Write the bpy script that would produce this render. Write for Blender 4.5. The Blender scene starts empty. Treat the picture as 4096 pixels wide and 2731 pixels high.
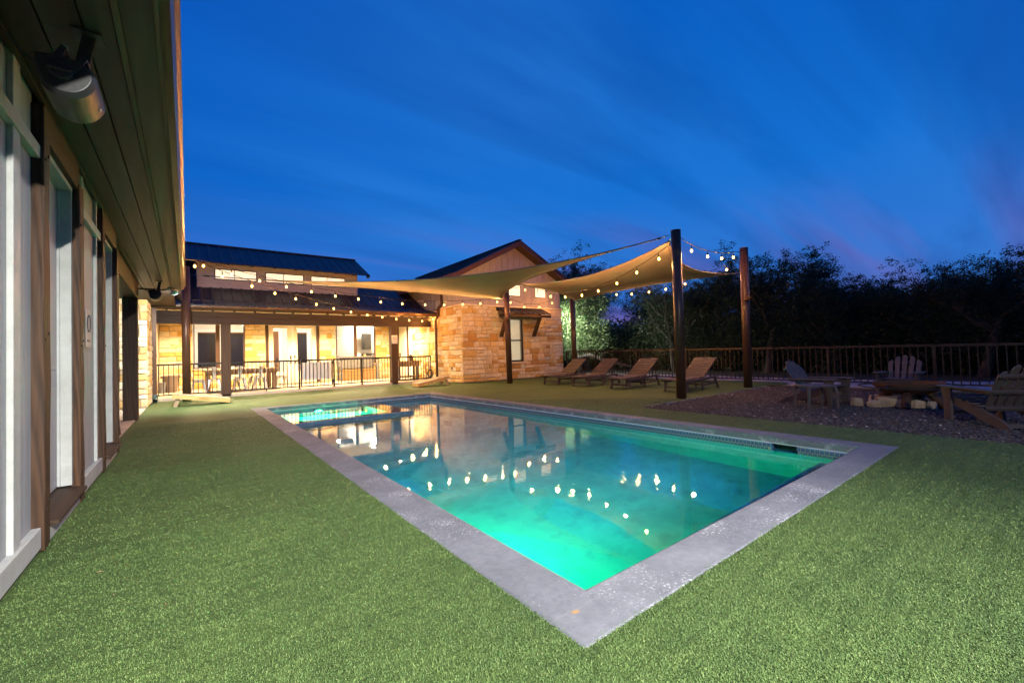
import bpy, math, random
import numpy as np
from mathutils import Vector, Matrix, Euler
random.seed(11); rng = np.random.default_rng(11)
sc = bpy.context.scene
COL = sc.collection
# ------------------------------------------------------------------ camera
CAM_H = 1.1
cam_d = bpy.data.cameras.new('camera'); cam = bpy.data.objects.new('camera', cam_d); COL.objects.link(cam)
cam_d.sensor_width = 36; cam_d.lens = 15.015; cam_d.clip_start = .05; cam_d.clip_end = 3000
_R = ((0.7957475, -0.00866326, 0.60556656), (-0.60481201, 0.040537, 0.7953359), (-0.03143805, -0.99914048, 0.02701757))
cam.matrix_world = Matrix(((_R[0][0], -_R[0][1], -_R[0][2], 0), (_R[1][0], -_R[1][1], -_R[1][2], 0), (_R[2][0], -_R[2][1], -_R[2][2], CAM_H), (0, 0, 0, 1)))
sc.camera = cam
# ------------------------------------------------------------------ dusk sky
W = bpy.data.worlds.new('World'); sc.world = W; W.use_nodes = True
nt = W.node_tree; nt.nodes.clear()
def N(t, ty, **k):
    n = t.nodes.new(ty)
    for a, b in k.items(): setattr(n, a, b)
    return n
def setv(n, **k):
    for a, b in k.items(): n.inputs[a.replace('_', ' ')].default_value = b
    return n
def ramp(t, stops, fac=None, interp='LINEAR'):
    r = N(t, 'ShaderNodeValToRGB'); cr = r.color_ramp; cr.interpolation = interp
    while len(cr.elements) < len(stops): cr.elements.new(.5)
    for e, (p, c) in zip(cr.elements, stops):
        e.position = p; e.color = (*c, 1) if len(c) == 3 else c
    if fac is not None: t.links.new(fac, r.inputs[0])
    return r
L = nt.links.new
tc = N(nt, 'ShaderNodeTexCoord'); sep = N(nt, 'ShaderNodeSeparateXYZ'); L(tc.outputs['Generated'], sep.inputs[0])
sky = N(nt, 'ShaderNodeTexSky'); sky.sky_type = 'NISHITA'; sky.sun_disc = False
sky.sun_elevation = math.radians(-2.5); sky.sun_rotation = math.radians(75); sky.ozone_density = 4
grad = ramp(nt, [(0, (.085, .09, .33)), (.06, (.066, .105, .42)), (.16, (.028, .140, .56)), (.34, (.004, .118, .555)), (.6, (.0, .080, .475)), (1, (.0, .045, .33))], sep.outputs['Z'])
# streaked thin cloud, stretched along one direction of the sky dome
dome = N(nt, 'ShaderNodeVectorMath', operation='DIVIDE')
zc = N(nt, 'ShaderNodeMath', operation='ADD'); zc.inputs[1].default_value = .16; L(sep.outputs['Z'], zc.inputs[0])
L(tc.outputs['Generated'], dome.inputs[0])
cmb = N(nt, 'ShaderNodeCombineXYZ'); [L(zc.outputs[0], cmb.inputs[i]) for i in range(3)]; L(cmb.outputs[0], dome.inputs[1])
mp = N(nt, 'ShaderNodeMapping'); mp.inputs['Rotation'].default_value = (0, 0, math.radians(62)); mp.inputs['Scale'].default_value = (.42, 1.9, 0); L(dome.outputs[0], mp.inputs[0])
cn = setv(N(nt, 'ShaderNodeTexNoise'), Scale=.75, Detail=5, Roughness=.5, Distortion=.35); L(mp.outputs[0], cn.inputs['Vector'])
cr = ramp(nt, [(.46, (0, 0, 0)), (.66, (1, 1, 1))], cn.outputs['Fac'])
mp2 = N(nt, 'ShaderNodeMapping'); mp2.inputs['Rotation'].default_value = (0, 0, math.radians(62)); mp2.inputs['Scale'].default_value = (.30, 3.4, 0); mp2.inputs['Location'].default_value = (4, 9, 0); L(dome.outputs[0], mp2.inputs[0])
cn2 = setv(N(nt, 'ShaderNodeTexNoise'), Scale=.8, Detail=3, Roughness=.5, Distortion=.2); L(mp2.outputs[0], cn2.inputs['Vector'])
low = ramp(nt, [(.03, (1, 1, 1)), (.31, (0, 0, 0))], sep.outputs['Z'])
pk = ramp(nt, [(.50, (0, 0, 0)), (.66, (1, 1, 1))], cn2.outputs['Fac'])
# the glow stands over +X, where the sun went down
gl = N(nt, 'ShaderNodeVectorMath', operation='DOT_PRODUCT'); gl.inputs[1].default_value = (.86, .50, .10); L(tc.outputs['Generated'], gl.inputs[0])
glr = ramp(nt, [(.35, (.0, .0, .0)), (1, (1, 1, 1))], gl.outputs['Value'])
def mixc(t, mode, a, b, fac=None, f=1.0):
    m = N(t, 'ShaderNodeMix', data_type='RGBA', blend_type=mode)
    m.inputs[0].default_value = f
    if fac is not None: t.links.new(fac, m.inputs[0])
    for s, v in ((6, a), (7, b)):
        if isinstance(v, tuple): m.inputs[s].default_value = (*v, 1) if len(v) == 3 else v
        else: t.links.new(v, m.inputs[s])
    return m.outputs[2]
c1 = mixc(nt, 'ADD', grad.outputs[0], (.004, .048, .09), glr.outputs[0])
mm = N(nt, 'ShaderNodeMath', operation='MULTIPLY'); L(cr.outputs[0], mm.inputs[0]); mm.inputs[1].default_value = .9
mm1 = N(nt, 'ShaderNodeMath', operation='MULTIPLY'); L(mm.outputs[0], mm1.inputs[0]); L(glr.outputs[0], mm1.inputs[1])
c2 = mixc(nt, 'MIX', c1, (.024, .205, .70), mm1.outputs[0])
pf = N(nt, 'ShaderNodeMath', operation='MULTIPLY'); L(pk.outputs[0], pf.inputs[0]); L(low.outputs[0], pf.inputs[1])
pf2 = N(nt, 'ShaderNodeMath', operation='MULTIPLY'); L(pf.outputs[0], pf2.inputs[0]); pf2.inputs[1].default_value = .95
pf3 = N(nt, 'ShaderNodeMath', operation='MULTIPLY'); L(pf2.outputs[0], pf3.inputs[0]); L(glr.outputs[0], pf3.inputs[1])
c3 = mixc(nt, 'MIX', c2, (.17, .115, .42), pf3.outputs[0])
mp3 = N(nt, 'ShaderNodeMapping'); mp3.inputs['Rotation'].default_value = (0, 0, math.radians(58)); mp3.inputs['Scale'].default_value = (.34, 2.3, 0); mp3.inputs['Location'].default_value = (1.3, 3.1, 0); L(dome.outputs[0], mp3.inputs[0])
cn3 = setv(N(nt, 'ShaderNodeTexNoise'), Scale=.9, Detail=5, Roughness=.55, Distortion=.4); L(mp3.outputs[0], cn3.inputs['Vector'])
dk = ramp(nt, [(.44, (1, 1, 1)), (.66, (.56, .60, .70))], cn3.outputs['Fac'])
c3 = mixc(nt, 'MULTIPLY', c3, dk.outputs[0], glr.outputs[0])
c4 = mixc(nt, 'ADD', c3, sky.outputs[0], None, .004)
bg = N(nt, 'ShaderNodeBackground'); bg.inputs['Strength'].default_value = 1.0; L(c4, bg.inputs['Color'])
wo = N(nt, 'ShaderNodeOutputWorld'); L(bg.outputs[0], wo.inputs['Surface'])
# the last of the sun, below the trees
sd = bpy.data.lights.new('sun', 'SUN'); sd.energy = .03; sd.angle = math.radians(15); sd.color = (1, .8, .75)
sun = bpy.data.objects.new('sun', sd); COL.objects.link(sun); sun.rotation_euler = (math.radians(82), 0, math.radians(105)); sun.location = (40, 12, 20)
sc.view_settings.view_transform = 'Standard'; sc.view_settings.look = 'None'; sc.view_settings.exposure = 0; sc.view_settings.gamma = 1
sc.view_settings.use_curve_mapping = False
sc.render.engine = 'CYCLES'; sc.cycles.use_denoising = True
sc.cycles.use_adaptive_sampling = True; sc.cycles.adaptive_threshold = .025
sc.cycles.max_bounces = 6; sc.cycles.diffuse_bounces = 2; sc.cycles.glossy_bounces = 4; sc.cycles.transmission_bounces = 6; sc.cycles.transparent_max_bounces = 8
sc.cycles.caustics_reflective = False; sc.cycles.caustics_refractive = True; sc.cycles.sample_clamp_indirect = 40; sc.cycles.blur_glossy = .5
sc.cycles.use_light_tree = True

# ------------------------------------------------------------------ helpers
class MB:
    def __init__(s): s.v = []; s.f = []
    def quad(s, *p):
        n = len(s.v); s.v += [tuple(q) for q in p]; s.f.append(tuple(range(n, n + len(p)))); return s
    def box(s, x0, x1, y0, y1, z0, z1):
        n = len(s.v)
        s.v += [(x0, y0, z0), (x1, y0, z0), (x1, y1, z0), (x0, y1, z0), (x0, y0, z1), (x1, y0, z1), (x1, y1, z1), (x0, y1, z1)]
        s.f += [tuple(n + i for i in q) for q in ((0, 3, 2, 1), (4, 5, 6, 7), (0, 1, 5, 4), (1, 2, 6, 5), (2, 3, 7, 6), (3, 0, 4, 7))]
        return s
    def bar(s, p, q, w, h, up=(0, 0, 1)):
        p = Vector(p); q = Vector(q); d = (q - p).normalized(); a = d.cross(Vector(up))
        if a.length < 1e-4: a = d.cross(Vector((1, 0, 0)))
        a.normalize(); b = a.cross(d).normalized(); a *= w / 2; b *= h / 2; n = len(s.v)
        for c in (p, q): s.v += [tuple(c - a - b), tuple(c + a - b), tuple(c + a + b), tuple(c - a + b)]
        s.f += [tuple(n + i for i in t) for t in ((0, 3, 2, 1), (4, 5, 6, 7), (0, 1, 5, 4), (1, 2, 6, 5), (2, 3, 7, 6), (3, 0, 4, 7))]
        return s
    def tube(s, pts, r, n=8, closed=False, caps=True):
        pts = [Vector(p) for p in pts]; m = len(pts); base = len(s.v)
        rs = r if isinstance(r, (list, tuple)) else [r] * m
        ref = None
        for i, p in enumerate(pts):
            a = pts[(i - 1) % m] if (closed or i) else p; b = pts[(i + 1) % m] if (closed or i < m - 1) else p
            d = (b - a).normalized()
            if ref is None:
                ref = d.cross(Vector((0, 0, 1)))
                if ref.length < .05: ref = d.cross(Vector((1, 0, 0)))
            ref = (ref - d * ref.dot(d)).normalized(); o = d.cross(ref)
            for k in range(n):
                t = 2 * math.pi * k / n
                s.v.append(tuple(p + (ref * math.cos(t) + o * math.sin(t)) * rs[i]))
        for i in range(m if closed else m - 1):
            for k in range(n):
                i2 = (i + 1) % m
                s.f.append((base + i * n + k, base + i * n + (k + 1) % n, base + i2 * n + (k + 1) % n, base + i2 * n + k))
        if caps and not closed:
            s.f.append(tuple(base + k for k in reversed(range(n)))); s.f.append(tuple(base + (m - 1) * n + k for k in range(n)))
        return s
    def cyl(s, p, q, r, r2=None, n=16): return s.tube([p, q], [r, r if r2 is None else r2], n)
    def lathe(s, prof, c=(0, 0, 0), n=16, capt=True, capb=True):
        base = len(s.v); m = len(prof)
        for r, z in prof:
            for k in range(n):
                t = 2 * math.pi * k / n; s.v.append((c[0] + r * math.cos(t), c[1] + r * math.sin(t), c[2] + z))
        for i in range(m - 1):
            for k in range(n):
                s.f.append((base + i * n + k, base + i * n + (k + 1) % n, base + (i + 1) * n + (k + 1) % n, base + (i + 1) * n + k))
        if capb: s.f.append(tuple(base + k for k in reversed(range(n))))
        if capt: s.f.append(tuple(base + (m - 1) * n + k for k in range(n)))
        return s
    def prism(s, poly, f0, f1):
        """poly of 2-D points; f0, f1 map a 2-D point to the two faces"""
        n = len(s.v); m = len(poly)
        s.v += [tuple(f0(*p)) for p in poly] + [tuple(f1(*p)) for p in poly]
        s.f.append(tuple(n + i for i in range(m))); s.f.append(tuple(n + m + i for i in reversed(range(m))))
        for i in range(m): s.f.append((n + i, n + m + i, n + m + (i + 1) % m, n + (i + 1) % m))
        return s
    def mesh(s, name, smooth=False, flat=False):
        me = bpy.data.meshes.new(name); me.from_pydata(s.v, [], s.f); me.update()
        import bmesh
        bm = bmesh.new(); bm.from_mesh(me)
        if not flat: bmesh.ops.recalc_face_normals(bm, faces=bm.faces[:])
        bm.to_mesh(me); bm.free()
        if smooth: me.polygons.foreach_set('use_smooth', [True] * len(me.polygons))
        return me
    def build(s, name, mat, parent=None, smooth=False, bevel=0, flat=False):
        return obj(name, s.mesh(name, smooth, flat), mat, parent, bevel)
def obj(name, me, mat, parent=None, bevel=0):
    if mat is not None and not me.materials: me.materials.append(mat)
    o = bpy.data.objects.new(name, me); COL.objects.link(o)
    if parent is not None: attach(o, parent)
    if bevel:
        b = o.modifiers.new('bevel', 'BEVEL'); b.width = bevel; b.segments = 2; b.limit_method = 'ANGLE'; b.angle_limit = math.radians(50)
    return o
WORLD_LOC = {}
def wloc(o):
    return WORLD_LOC.get(o.name, Vector((0, 0, 0)))
def attach(o, parent):
    """parts keep the coordinates they were written in: a thing's parts are written in world space unless its root stands at the origin"""
    o.parent = parent; o.location = Vector(o.location) - wloc(parent)
    WORLD_LOC[o.name] = wloc(parent) + Vector(o.location)
def tag(o, label=None, cat=None, group=None, kind=None):
    for k, v in (('label', label), ('category', cat), ('group', group), ('kind', kind)):
        if v: o[k] = v
    return o
def thing(name, label, cat, loc=(0, 0, 0), group=None):
    o = bpy.data.objects.new(name, None); COL.objects.link(o); o.location = loc; o.empty_display_size = .2
    WORLD_LOC[o.name] = Vector(loc)
    return tag(o, label, cat, group)
def local_thing(name, label, cat, group=None):
    """root at the origin for parts in local coordinates; place it with put()"""
    return thing(name, label, cat, (0, 0, 0), group)
def put(o, loc, rz=0):
    o.location = loc; o.rotation_euler = (0, 0, rz)
def copy_tree(o, label=None):
    def rec(a, par):
        c = a.copy(); COL.objects.link(c); c.parent = par
        for ch in a.children: rec(ch, c)
        return c
    c = rec(o, None)
    if label: c['label'] = label
    return c
def lamp(name, kind, parent, loc, power, color, target=None, radius=.03, cone=None, blend=.5, size=None):
    d = bpy.data.lights.new(name, kind); d.energy = power; d.color = color
    if kind in ('POINT', 'SPOT'): d.shadow_soft_size = radius
    if kind == 'SPOT': d.spot_size = math.radians(cone); d.spot_blend = blend
    if kind == 'AREA': d.size = size
    o = bpy.data.objects.new(name, d); COL.objects.link(o); o.location = loc
    if target is not None: o.rotation_euler = (Vector(target) - Vector(loc)).to_track_quat('-Z', 'Y').to_euler()
    if parent is not None: attach(o, parent)
    return o

# ------------------------------------------------------------------ materials
def newmat(name):
    m = bpy.data.materials.new(name); m.use_nodes = True; t = m.node_tree; t.nodes.clear()
    b = N(t, 'ShaderNodeBsdfPrincipled'); o = N(t, 'ShaderNodeOutputMaterial'); t.links.new(b.outputs[0], o.inputs[0])
    return m, t, b
def coord(t, scale=(1, 1, 1), kind='Object'):
    if kind == 'Position': src = N(t, 'ShaderNodeNewGeometry').outputs['Position']
    else: src = N(t, 'ShaderNodeTexCoord').outputs[kind]
    m = N(t, 'ShaderNodeMapping'); m.inputs['Scale'].default_value = scale; t.links.new(src, m.inputs[0]); return m.outputs[0]
def noise(t, vec, scale, detail=5, rough=.55, dist=0):
    n = setv(N(t, 'ShaderNodeTexNoise'), Scale=scale, Detail=detail, Roughness=rough, Distortion=dist); t.links.new(vec, n.inputs['Vector']); return n.outputs['Fac']
def bump(t, b, h, strength, dist=.01, prev=None):
    n = N(t, 'ShaderNodeBump'); n.inputs['Strength'].default_value = strength; n.inputs['Distance'].default_value = dist; t.links.new(h, n.inputs['Height'])
    if prev is not None: t.links.new(prev, n.inputs['Normal'])
    t.links.new(n.outputs[0], b.inputs['Normal']); return n.outputs[0]
def pm(name, c1, c2=None, scale=6, rough=.6, metal=0, bmp=0, bscale=None, stretch=(1, 1, 1), kind='Position', rand=0, detail=6, lo=.3, hi=.7, spec=.4, bdist=.01, dirt=None):
    m, t, b = newmat(name); v = coord(t, stretch, kind)
    if c2 is None: c2 = tuple(x * .72 for x in c1)
    n = noise(t, v, scale, detail, .6)
    c = ramp(t, [(lo, c1), (hi, c2)], n).outputs[0]
    if dirt:
        d = ramp(t, [(.5, (0, 0, 0)), (.72, (1, 1, 1))], noise(t, coord(t, (1, 1, 1), kind), dirt[1], 6, .65)).outputs[0]
        c = mixc(t, 'MIX', c, dirt[0], d)
    if rand:
        oi = N(t, 'ShaderNodeObjectInfo'); mr = N(t, 'ShaderNodeMapRange'); mr.inputs['To Min'].default_value = 1 - rand; mr.inputs['To Max'].default_value = 1 + rand
        t.links.new(oi.outputs['Random'], mr.inputs[0]); hs = N(t, 'ShaderNodeHueSaturation'); t.links.new(mr.outputs[0], hs.inputs['Value']); t.links.new(c, hs.inputs['Color']); c = hs.outputs[0]
    t.links.new(c, b.inputs['Base Color'])
    rr = ramp(t, [(0, (rough * .8,) * 3), (1, (min(1, rough * 1.2),) * 3)], n); t.links.new(rr.outputs[0], b.inputs['Roughness'])
    b.inputs['Metallic'].default_value = metal; b.inputs['Specular IOR Level'].default_value = spec
    if bmp: bump(t, b, noise(t, v, bscale or scale * 4, 6, .6), bmp, bdist)
    return m
def emit(name, col, s):
    m, t, b = newmat(name); b.inputs['Base Color'].default_value = (*col, 1); b.inputs['Emission Color'].default_value = (*col, 1); b.inputs['Emission Strength'].default_value = s
    b.inputs['Roughness'].default_value = .3; return m
def wood(name, c1, c2, axis, sc_=1.0, rough=.65, bmp=.35, rand=.12, kind='Position'):
    st = [9 * sc_] * 3; st[axis] = .55 * sc_
    m, t, b = newmat(name); v = coord(t, tuple(st), kind)
    n1 = noise(t, v, 1.6, 6, .62, .9)
    wv = setv(N(t, 'ShaderNodeTexWave'), Scale=1.1, Distortion=5, Detail=3); wv.bands_direction = 'DIAGONAL'; t.links.new(v, wv.inputs['Vector'])
    f = N(t, 'ShaderNodeMath', operation='MULTIPLY_ADD'); t.links.new(wv.outputs['Fac'], f.inputs[0]); f.inputs[1].default_value = .3; t.links.new(n1, f.inputs[2])
    c = ramp(t, [(.35, c1), (.85, c2)], f.outputs[0]).outputs[0]
    oi = N(t, 'ShaderNodeObjectInfo'); mr = N(t, 'ShaderNodeMapRange'); mr.inputs['To Min'].default_value = 1 - rand; mr.inputs['To Max'].default_value = 1 + rand
    t.links.new(oi.outputs['Random'], mr.inputs[0]); hs = N(t, 'ShaderNodeHueSaturation'); t.links.new(mr.outputs[0], hs.inputs['Value']); t.links.new(c, hs.inputs['Color'])
    t.links.new(hs.outputs[0], b.inputs['Base Color']); b.inputs['Roughness'].default_value = rough; b.inputs['Specular IOR Level'].default_value = .35
    bump(t, b, f.outputs[0], bmp, .004); return m
def stone_mat(name, src):
    m, t, b = newmat(name)
    if src == 'object': r = N(t, 'ShaderNodeObjectInfo').outputs['Random']
    else: r = N(t, 'ShaderNodeNewGeometry').outputs['Random Per Island']
    base = ramp(t, [(0, (.84, .66, .42)), (.22, (.88, .75, .54)), (.44, (.83, .61, .31)), (.62, (.76, .49, .18)), (.76, (.64, .36, .11)), (.87, (.86, .68, .44))], r, 'CONSTANT').outputs[0]
    v = coord(t, (1, 1, 1), 'Position')
    off = N(t, 'ShaderNodeVectorMath', operation='ADD'); t.links.new(v, off.inputs[0])
    k = N(t, 'ShaderNodeCombineXYZ'); mu = N(t, 'ShaderNodeMath', operation='MULTIPLY'); mu.inputs[1].default_value = 40; t.links.new(r, mu.inputs[0]); t.links.new(mu.outputs[0], k.inputs[0]); t.links.new(k.outputs[0], off.inputs[1])
    st = ramp(t, [(.46, (0, 0, 0)), (.68, (1, 1, 1))], noise(t, off.outputs[0], 9, 7, .65)).outputs[0]
    c = mixc(t, 'MIX', base, (.46, .26, .09), st, .5); 
    mx = c.node; t.links.new(st, mx.inputs[0])
    sc2 = N(t, 'ShaderNodeMath', operation='MULTIPLY'); t.links.new(st, sc2.inputs[0]); sc2.inputs[1].default_value = .42; t.links.new(sc2.outputs[0], mx.inputs[0])
    pale = ramp(t, [(.40, (1, 1, 1)), (.62, (.80, .80, .80))], noise(t, off.outputs[0], 28, 6, .6)).outputs[0]
    c = mixc(t, 'MULTIPLY', c, pale); t.links.new(c, b.inputs['Base Color']); b.inputs['Roughness'].default_value = .88; b.inputs['Specular IOR Level'].default_value = .2
    bump(t, b, noise(t, off.outputs[0], 34, 8, .65), .75, .012); return m
MT = {}
MT['stone'] = stone_mat('limestone_block', 'object'); MT['stone_joined'] = stone_mat('limestone_joined', 'island')
MT['mortar'] = pm('mortar', (.52, .42, .30), (.44, .35, .25), 20, .9, bmp=.3)
MT['timber_z'] = wood('timber_upright', (.042, .021, .010), (.075, .040, .019), 2)
MT['timber_x'] = wood('timber_beam', (.030, .015, .0078), (.058, .031, .016), 0)
MT['timber_y'] = wood('timber_beam_deep', (.026, .014, .0075), (.05, .027, .014), 1)
MT['old_timber'] = wood('weathered_post', (.024, .0105, .0052), (.082, .038, .0175), 2, 1.7, bmp=.8, rand=.3)
MT['soffit'] = wood('stained_soffit_board', (.026, .0130, .0110), (.050, .0255, .0200), 1, .7, rough=.5, bmp=.25)
MT['soffit_trim'] = wood('soffit_trim', (.065, .034, .019), (.11, .06, .033), 1)
MT['gutter'] = pm('brown_gutter_metal', (.12, .065, .036), (.095, .05, .028), 3, .32, .35)
MT['pole'] = pm('brown_pole_paint', (.095, .048, .028), (.072, .036, .021), 4, .34, .2)
MT['roof'] = pm('dark_bronze_roof', (.046, .033, .030), (.032, .024, .023), 2, .42, .2, bmp=.05, bscale=9)
MT['fascia'] = pm('brown_fascia', (.13, .05, .022), (.10, .04, .018), 3, .55)
MT['white_siding'] = pm('white_painted_siding', (.36, .37, .385), (.29, .295, .31), 3, .6, stretch=(9, 9, .5), bmp=.5, bscale=9, dirt=((.42, .40, .38), 1.3))
MT['white_trim'] = pm('white_painted_trim', (.48, .49, .47), (.38, .385, .365), 7, .55, bmp=.35, bscale=40)
MT['taupe_siding'] = pm('taupe_siding', (.46, .37, .33), (.40, .32, .285), 4, .65, bmp=.15, bscale=30)
MT['door'] = pm('grey_white_door', (.38, .37, .39), (.33, .32, .34), 3, .45)
MT['cream'] = pm('cream_paint', (.78, .70, .55), (.72, .64, .50), 3, .5)
MT['room_white'] = pm('room_wall_paint', (.80, .77, .71), (.77, .74, .68), 2, .8)
MT['casing'] = pm('white_casing', (.85, .85, .83), (.82, .82, .80), 3, .5)
MT['concrete'] = pm('porch_slab', (.55, .46, .35), (.46, .38, .29), 2.5, .75, bmp=.15, bscale=40, dirt=((.40, .32, .24), 1.1))
MT['black_metal'] = pm('black_railing', (.020, .015, .013), (.028, .02, .016), 6, .35, .4)
MT['bronze_metal'] = pm('bronze_fence_metal', (.060, .044, .035), (.048, .035, .028), 5, .32, .5)
MT['brown_poly'] = pm('brown_recycled_plastic', (.082, .056, .046), (.068, .047, .039), 9, .55, bmp=.12, bscale=60, kind='Object')
MT['grey_poly'] = pm('grey_brown_plastic', (.088, .066, .058), (.072, .054, .048), 9, .5, bmp=.12, bscale=60, kind='Object')
MT['wood_pine'] = wood('pine_board', (.42, .24, .07), (.55, .34, .12), 0, 1.3, kind='Object')
MT['wood_grey'] = wood('weathered_board_top', (.30, .19, .10), (.42, .29, .17), 0, 1.3, kind='Object')
MT['wood_table'] = wood('table_timber', (.15, .085, .04), (.26, .16, .085), 0, 1.0)
MT['wood_tz'] = wood('table_leg_timber', (.18, .10, .045), (.28, .17, .09), 2, 1.0)
MT['wood_bench'] = wood('bench_seat_timber', (.25, .12, .04), (.36, .2, .08), 0)
MT['wood_door'] = wood('walnut_door', (.13, .055, .02), (.22, .105, .045), 2)
MT['bench_grey'] = pm('grey_washed_wood', (.12, .115, .12), (.20, .19, .185), 9, .7, bmp=.2)
MT['tolix'] = pm('white_sheet_metal', (.62, .60, .56), (.55, .53, .49), 6, .35, .1, kind='Object')
MT['bin'] = pm('taupe_plastic_bin', (.17, .12, .085), (.15, .105, .075), 5, .5)
MT['screen'] = pm('grey_screen', (.035, .035, .036), (.03, .03, .03), 3, .3)
MT['blind'] = pm('dark_blind_slat', (.060, .035, .026), (.05, .03, .022), 4, .45)
MT['white_blind'] = pm('cream_blind_slat', (.72, .66, .55), (.68, .62, .5), 4, .5)
MT['sign'] = pm('white_sign', (.72, .70, .66), (.68, .66, .62), 6, .4)
MT['red_print'] = pm('red_print', (.55, .12, .06), (.5, .1, .05), 6, .5)
MT['dark_print'] = pm('dark_print', (.05, .05, .07), (.05, .05, .07), 6, .5)
MT['speaker'] = pm('dark_speaker_shell', (.028, .028, .029), (.04, .04, .041), 5, .42, .2, bmp=.08, bscale=40)
MT['speaker_grille'] = pm('speaker_grille', (.060, .056, .044), (.038, .036, .03), 7, .42, .4, bmp=.1, bscale=12)
MT['fabric'] = None
MT['rust'] = pm('rusted_steel', (.060, .030, .018), (.11, .05, .022), 7, .75, .3, bmp=.3, bscale=30)
MT['iron'] = pm('black_iron', (.022, .018, .018), (.035, .026, .022), 8, .5, .5, bmp=.15, bscale=30)
MT['fieldstone'] = pm('fire_ring_stone', (.46, .36, .24), (.34, .22, .12), 9, .9, bmp=.6, bscale=30, kind='Object', rand=.2)
MT['steel'] = pm('galvanised_steel', (.40, .40, .40), (.30, .30, .30), 12, .35, .9)
MT['cable'] = pm('black_cable', (.015, .012, .010), (.02, .016, .013), 6, .6)
MT['strap'] = pm('dark_strap', (.05, .05, .05), (.04, .04, .04), 6, .7)
MT['green_boot'] = pm('green_drain_boot', (.05, .10, .085), (.04, .08, .07), 6, .5)
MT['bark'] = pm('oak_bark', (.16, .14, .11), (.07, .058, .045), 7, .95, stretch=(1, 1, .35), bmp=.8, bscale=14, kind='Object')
MT['rug'] = pm('patterned_mat', (.10, .08, .06), (.26, .2, .14), 22, .95)
MT['dark_panel'] = pm('dark_panel', (.03, .03, .032), (.025, .025, .027), 5, .4)
MT['bulb'] = emit('lit_bulb', (1, .56, .14), 9)
MT['lit_pane'] = emit('lit_frosted_pane', (1, .86, .60), .88)
MT['led'] = emit('led_panel', (.92, .96, 1), 30)
MT['can_light'] = emit('ceiling_downlight', (1, .82, .52), 9)
MT['pool_lamp'] = emit('green_pool_lamp', (.15, 1, .62), 12)
def glass(name, col=(1, 1, 1), rough=0, ior=1.45):
    m, t, b = newmat(name); t.nodes.remove(b); o = [n for n in t.nodes if n.type == 'OUTPUT_MATERIAL'][0]
    g = N(t, 'ShaderNodeBsdfGlossy'); g.inputs['Roughness'].default_value = .02; tr = N(t, 'ShaderNodeBsdfTransparent'); tr.inputs[0].default_value = (*col, 1)
    f = N(t, 'ShaderNodeFresnel'); f.inputs[0].default_value = ior; mx = N(t, 'ShaderNodeMixShader'); t.links.new(f.outputs[0], mx.inputs[0]); t.links.new(tr.outputs[0], mx.inputs[1]); t.links.new(g.outputs[0], mx.inputs[2]); t.links.new(mx.outputs[0], o.inputs[0]); return m
MT['glass'] = glass('window_glass', (.97, .97, .96))
def sail_mat():
    m, t, b = newmat('sail_cloth'); v = coord(t, (1, 1, 1)); n = noise(t, v, 1.5, 5, .6)
    weave = noise(t, coord(t, (70, 70, 70)), 4, 2, .5)
    c = ramp(t, [(.3, (.275, .252, .245)), (.7, (.235, .215, .208))], n).outputs[0]
    t.links.new(c, b.inputs['Base Color']); b.inputs['Roughness'].default_value = .85; b.inputs['Specular IOR Level'].default_value = .15
    bump(t, b, weave, .12, .002)
    o = [k for k in t.nodes if k.type == 'OUTPUT_MATERIAL'][0]
    tl = N(t, 'ShaderNodeBsdfTranslucent'); tl.inputs[0].default_value = (.22, .19, .16, 1); mx = N(t, 'ShaderNodeMixShader'); mx.inputs[0].default_value = .18
    t.links.new(b.outputs[0], mx.inputs[1]); t.links.new(tl.outputs[0], mx.inputs[2]); t.links.new(mx.outputs[0], o.inputs[0]); return m
MT['fabric'] = sail_mat()
def turf_mat(name, blades):
    m, t, b = newmat(name); v = coord(t, (1, 1, 1), 'Position')
    big = noise(t, v, .9, 4, .6); mid = noise(t, v, 9, 4, .6); fine = noise(t, v, 75, 3, .7)
    if blades:
        r = N(t, 'ShaderNodeNewGeometry').outputs['Random Per Island']
        c = ramp(t, [(0, (.080, .140, .042)), (.45, (.100, .168, .054)), (.75, (.122, .192, .064)), (.94, (.155, .215, .08)), (1, (.21, .245, .105))], r).outputs[0]
    else:
        c = ramp(t, [(.30, (.058, .106, .030)), (.52, (.092, .158, .048)), (.75, (.125, .20, .066))], fine).outputs[0]
    c = mixc(t, 'MULTIPLY', c, ramp(t, [(.3, (.80, .82, .80)), (.7, (1.12, 1.08, 1.02))], big).outputs[0])
    c = mixc(t, 'MULTIPLY', c, ramp(t, [(.3, (.84, .86, .84)), (.7, (1.08, 1.06, 1.0))], mid).outputs[0])
    c = mixc(t, 'MULTIPLY', c, ramp(t, [(.35, (.82, .84, .82)), (.65, (1.10, 1.09, 1.06))], noise(t, coord(t, (1.2, 22, 1), 'Position'), 1.0, 4, .55)).outputs[0])
    t.links.new(c, b.inputs['Base Color']); b.inputs['Roughness'].default_value = .62; b.inputs['Specular IOR Level'].default_value = .25
    if not blades:
        s = N(t, 'ShaderNodeMath', operation='ADD'); t.links.new(fine, s.inputs[0]); t.links.new(noise(t, v, 160, 2, .6), s.inputs[1])
        bump(t, b, s.outputs[0], 1.0, .02)
    return m
MT['turf'] = turf_mat('artificial_turf', False); MT['blades'] = turf_mat('turf_fibre', True)
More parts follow.
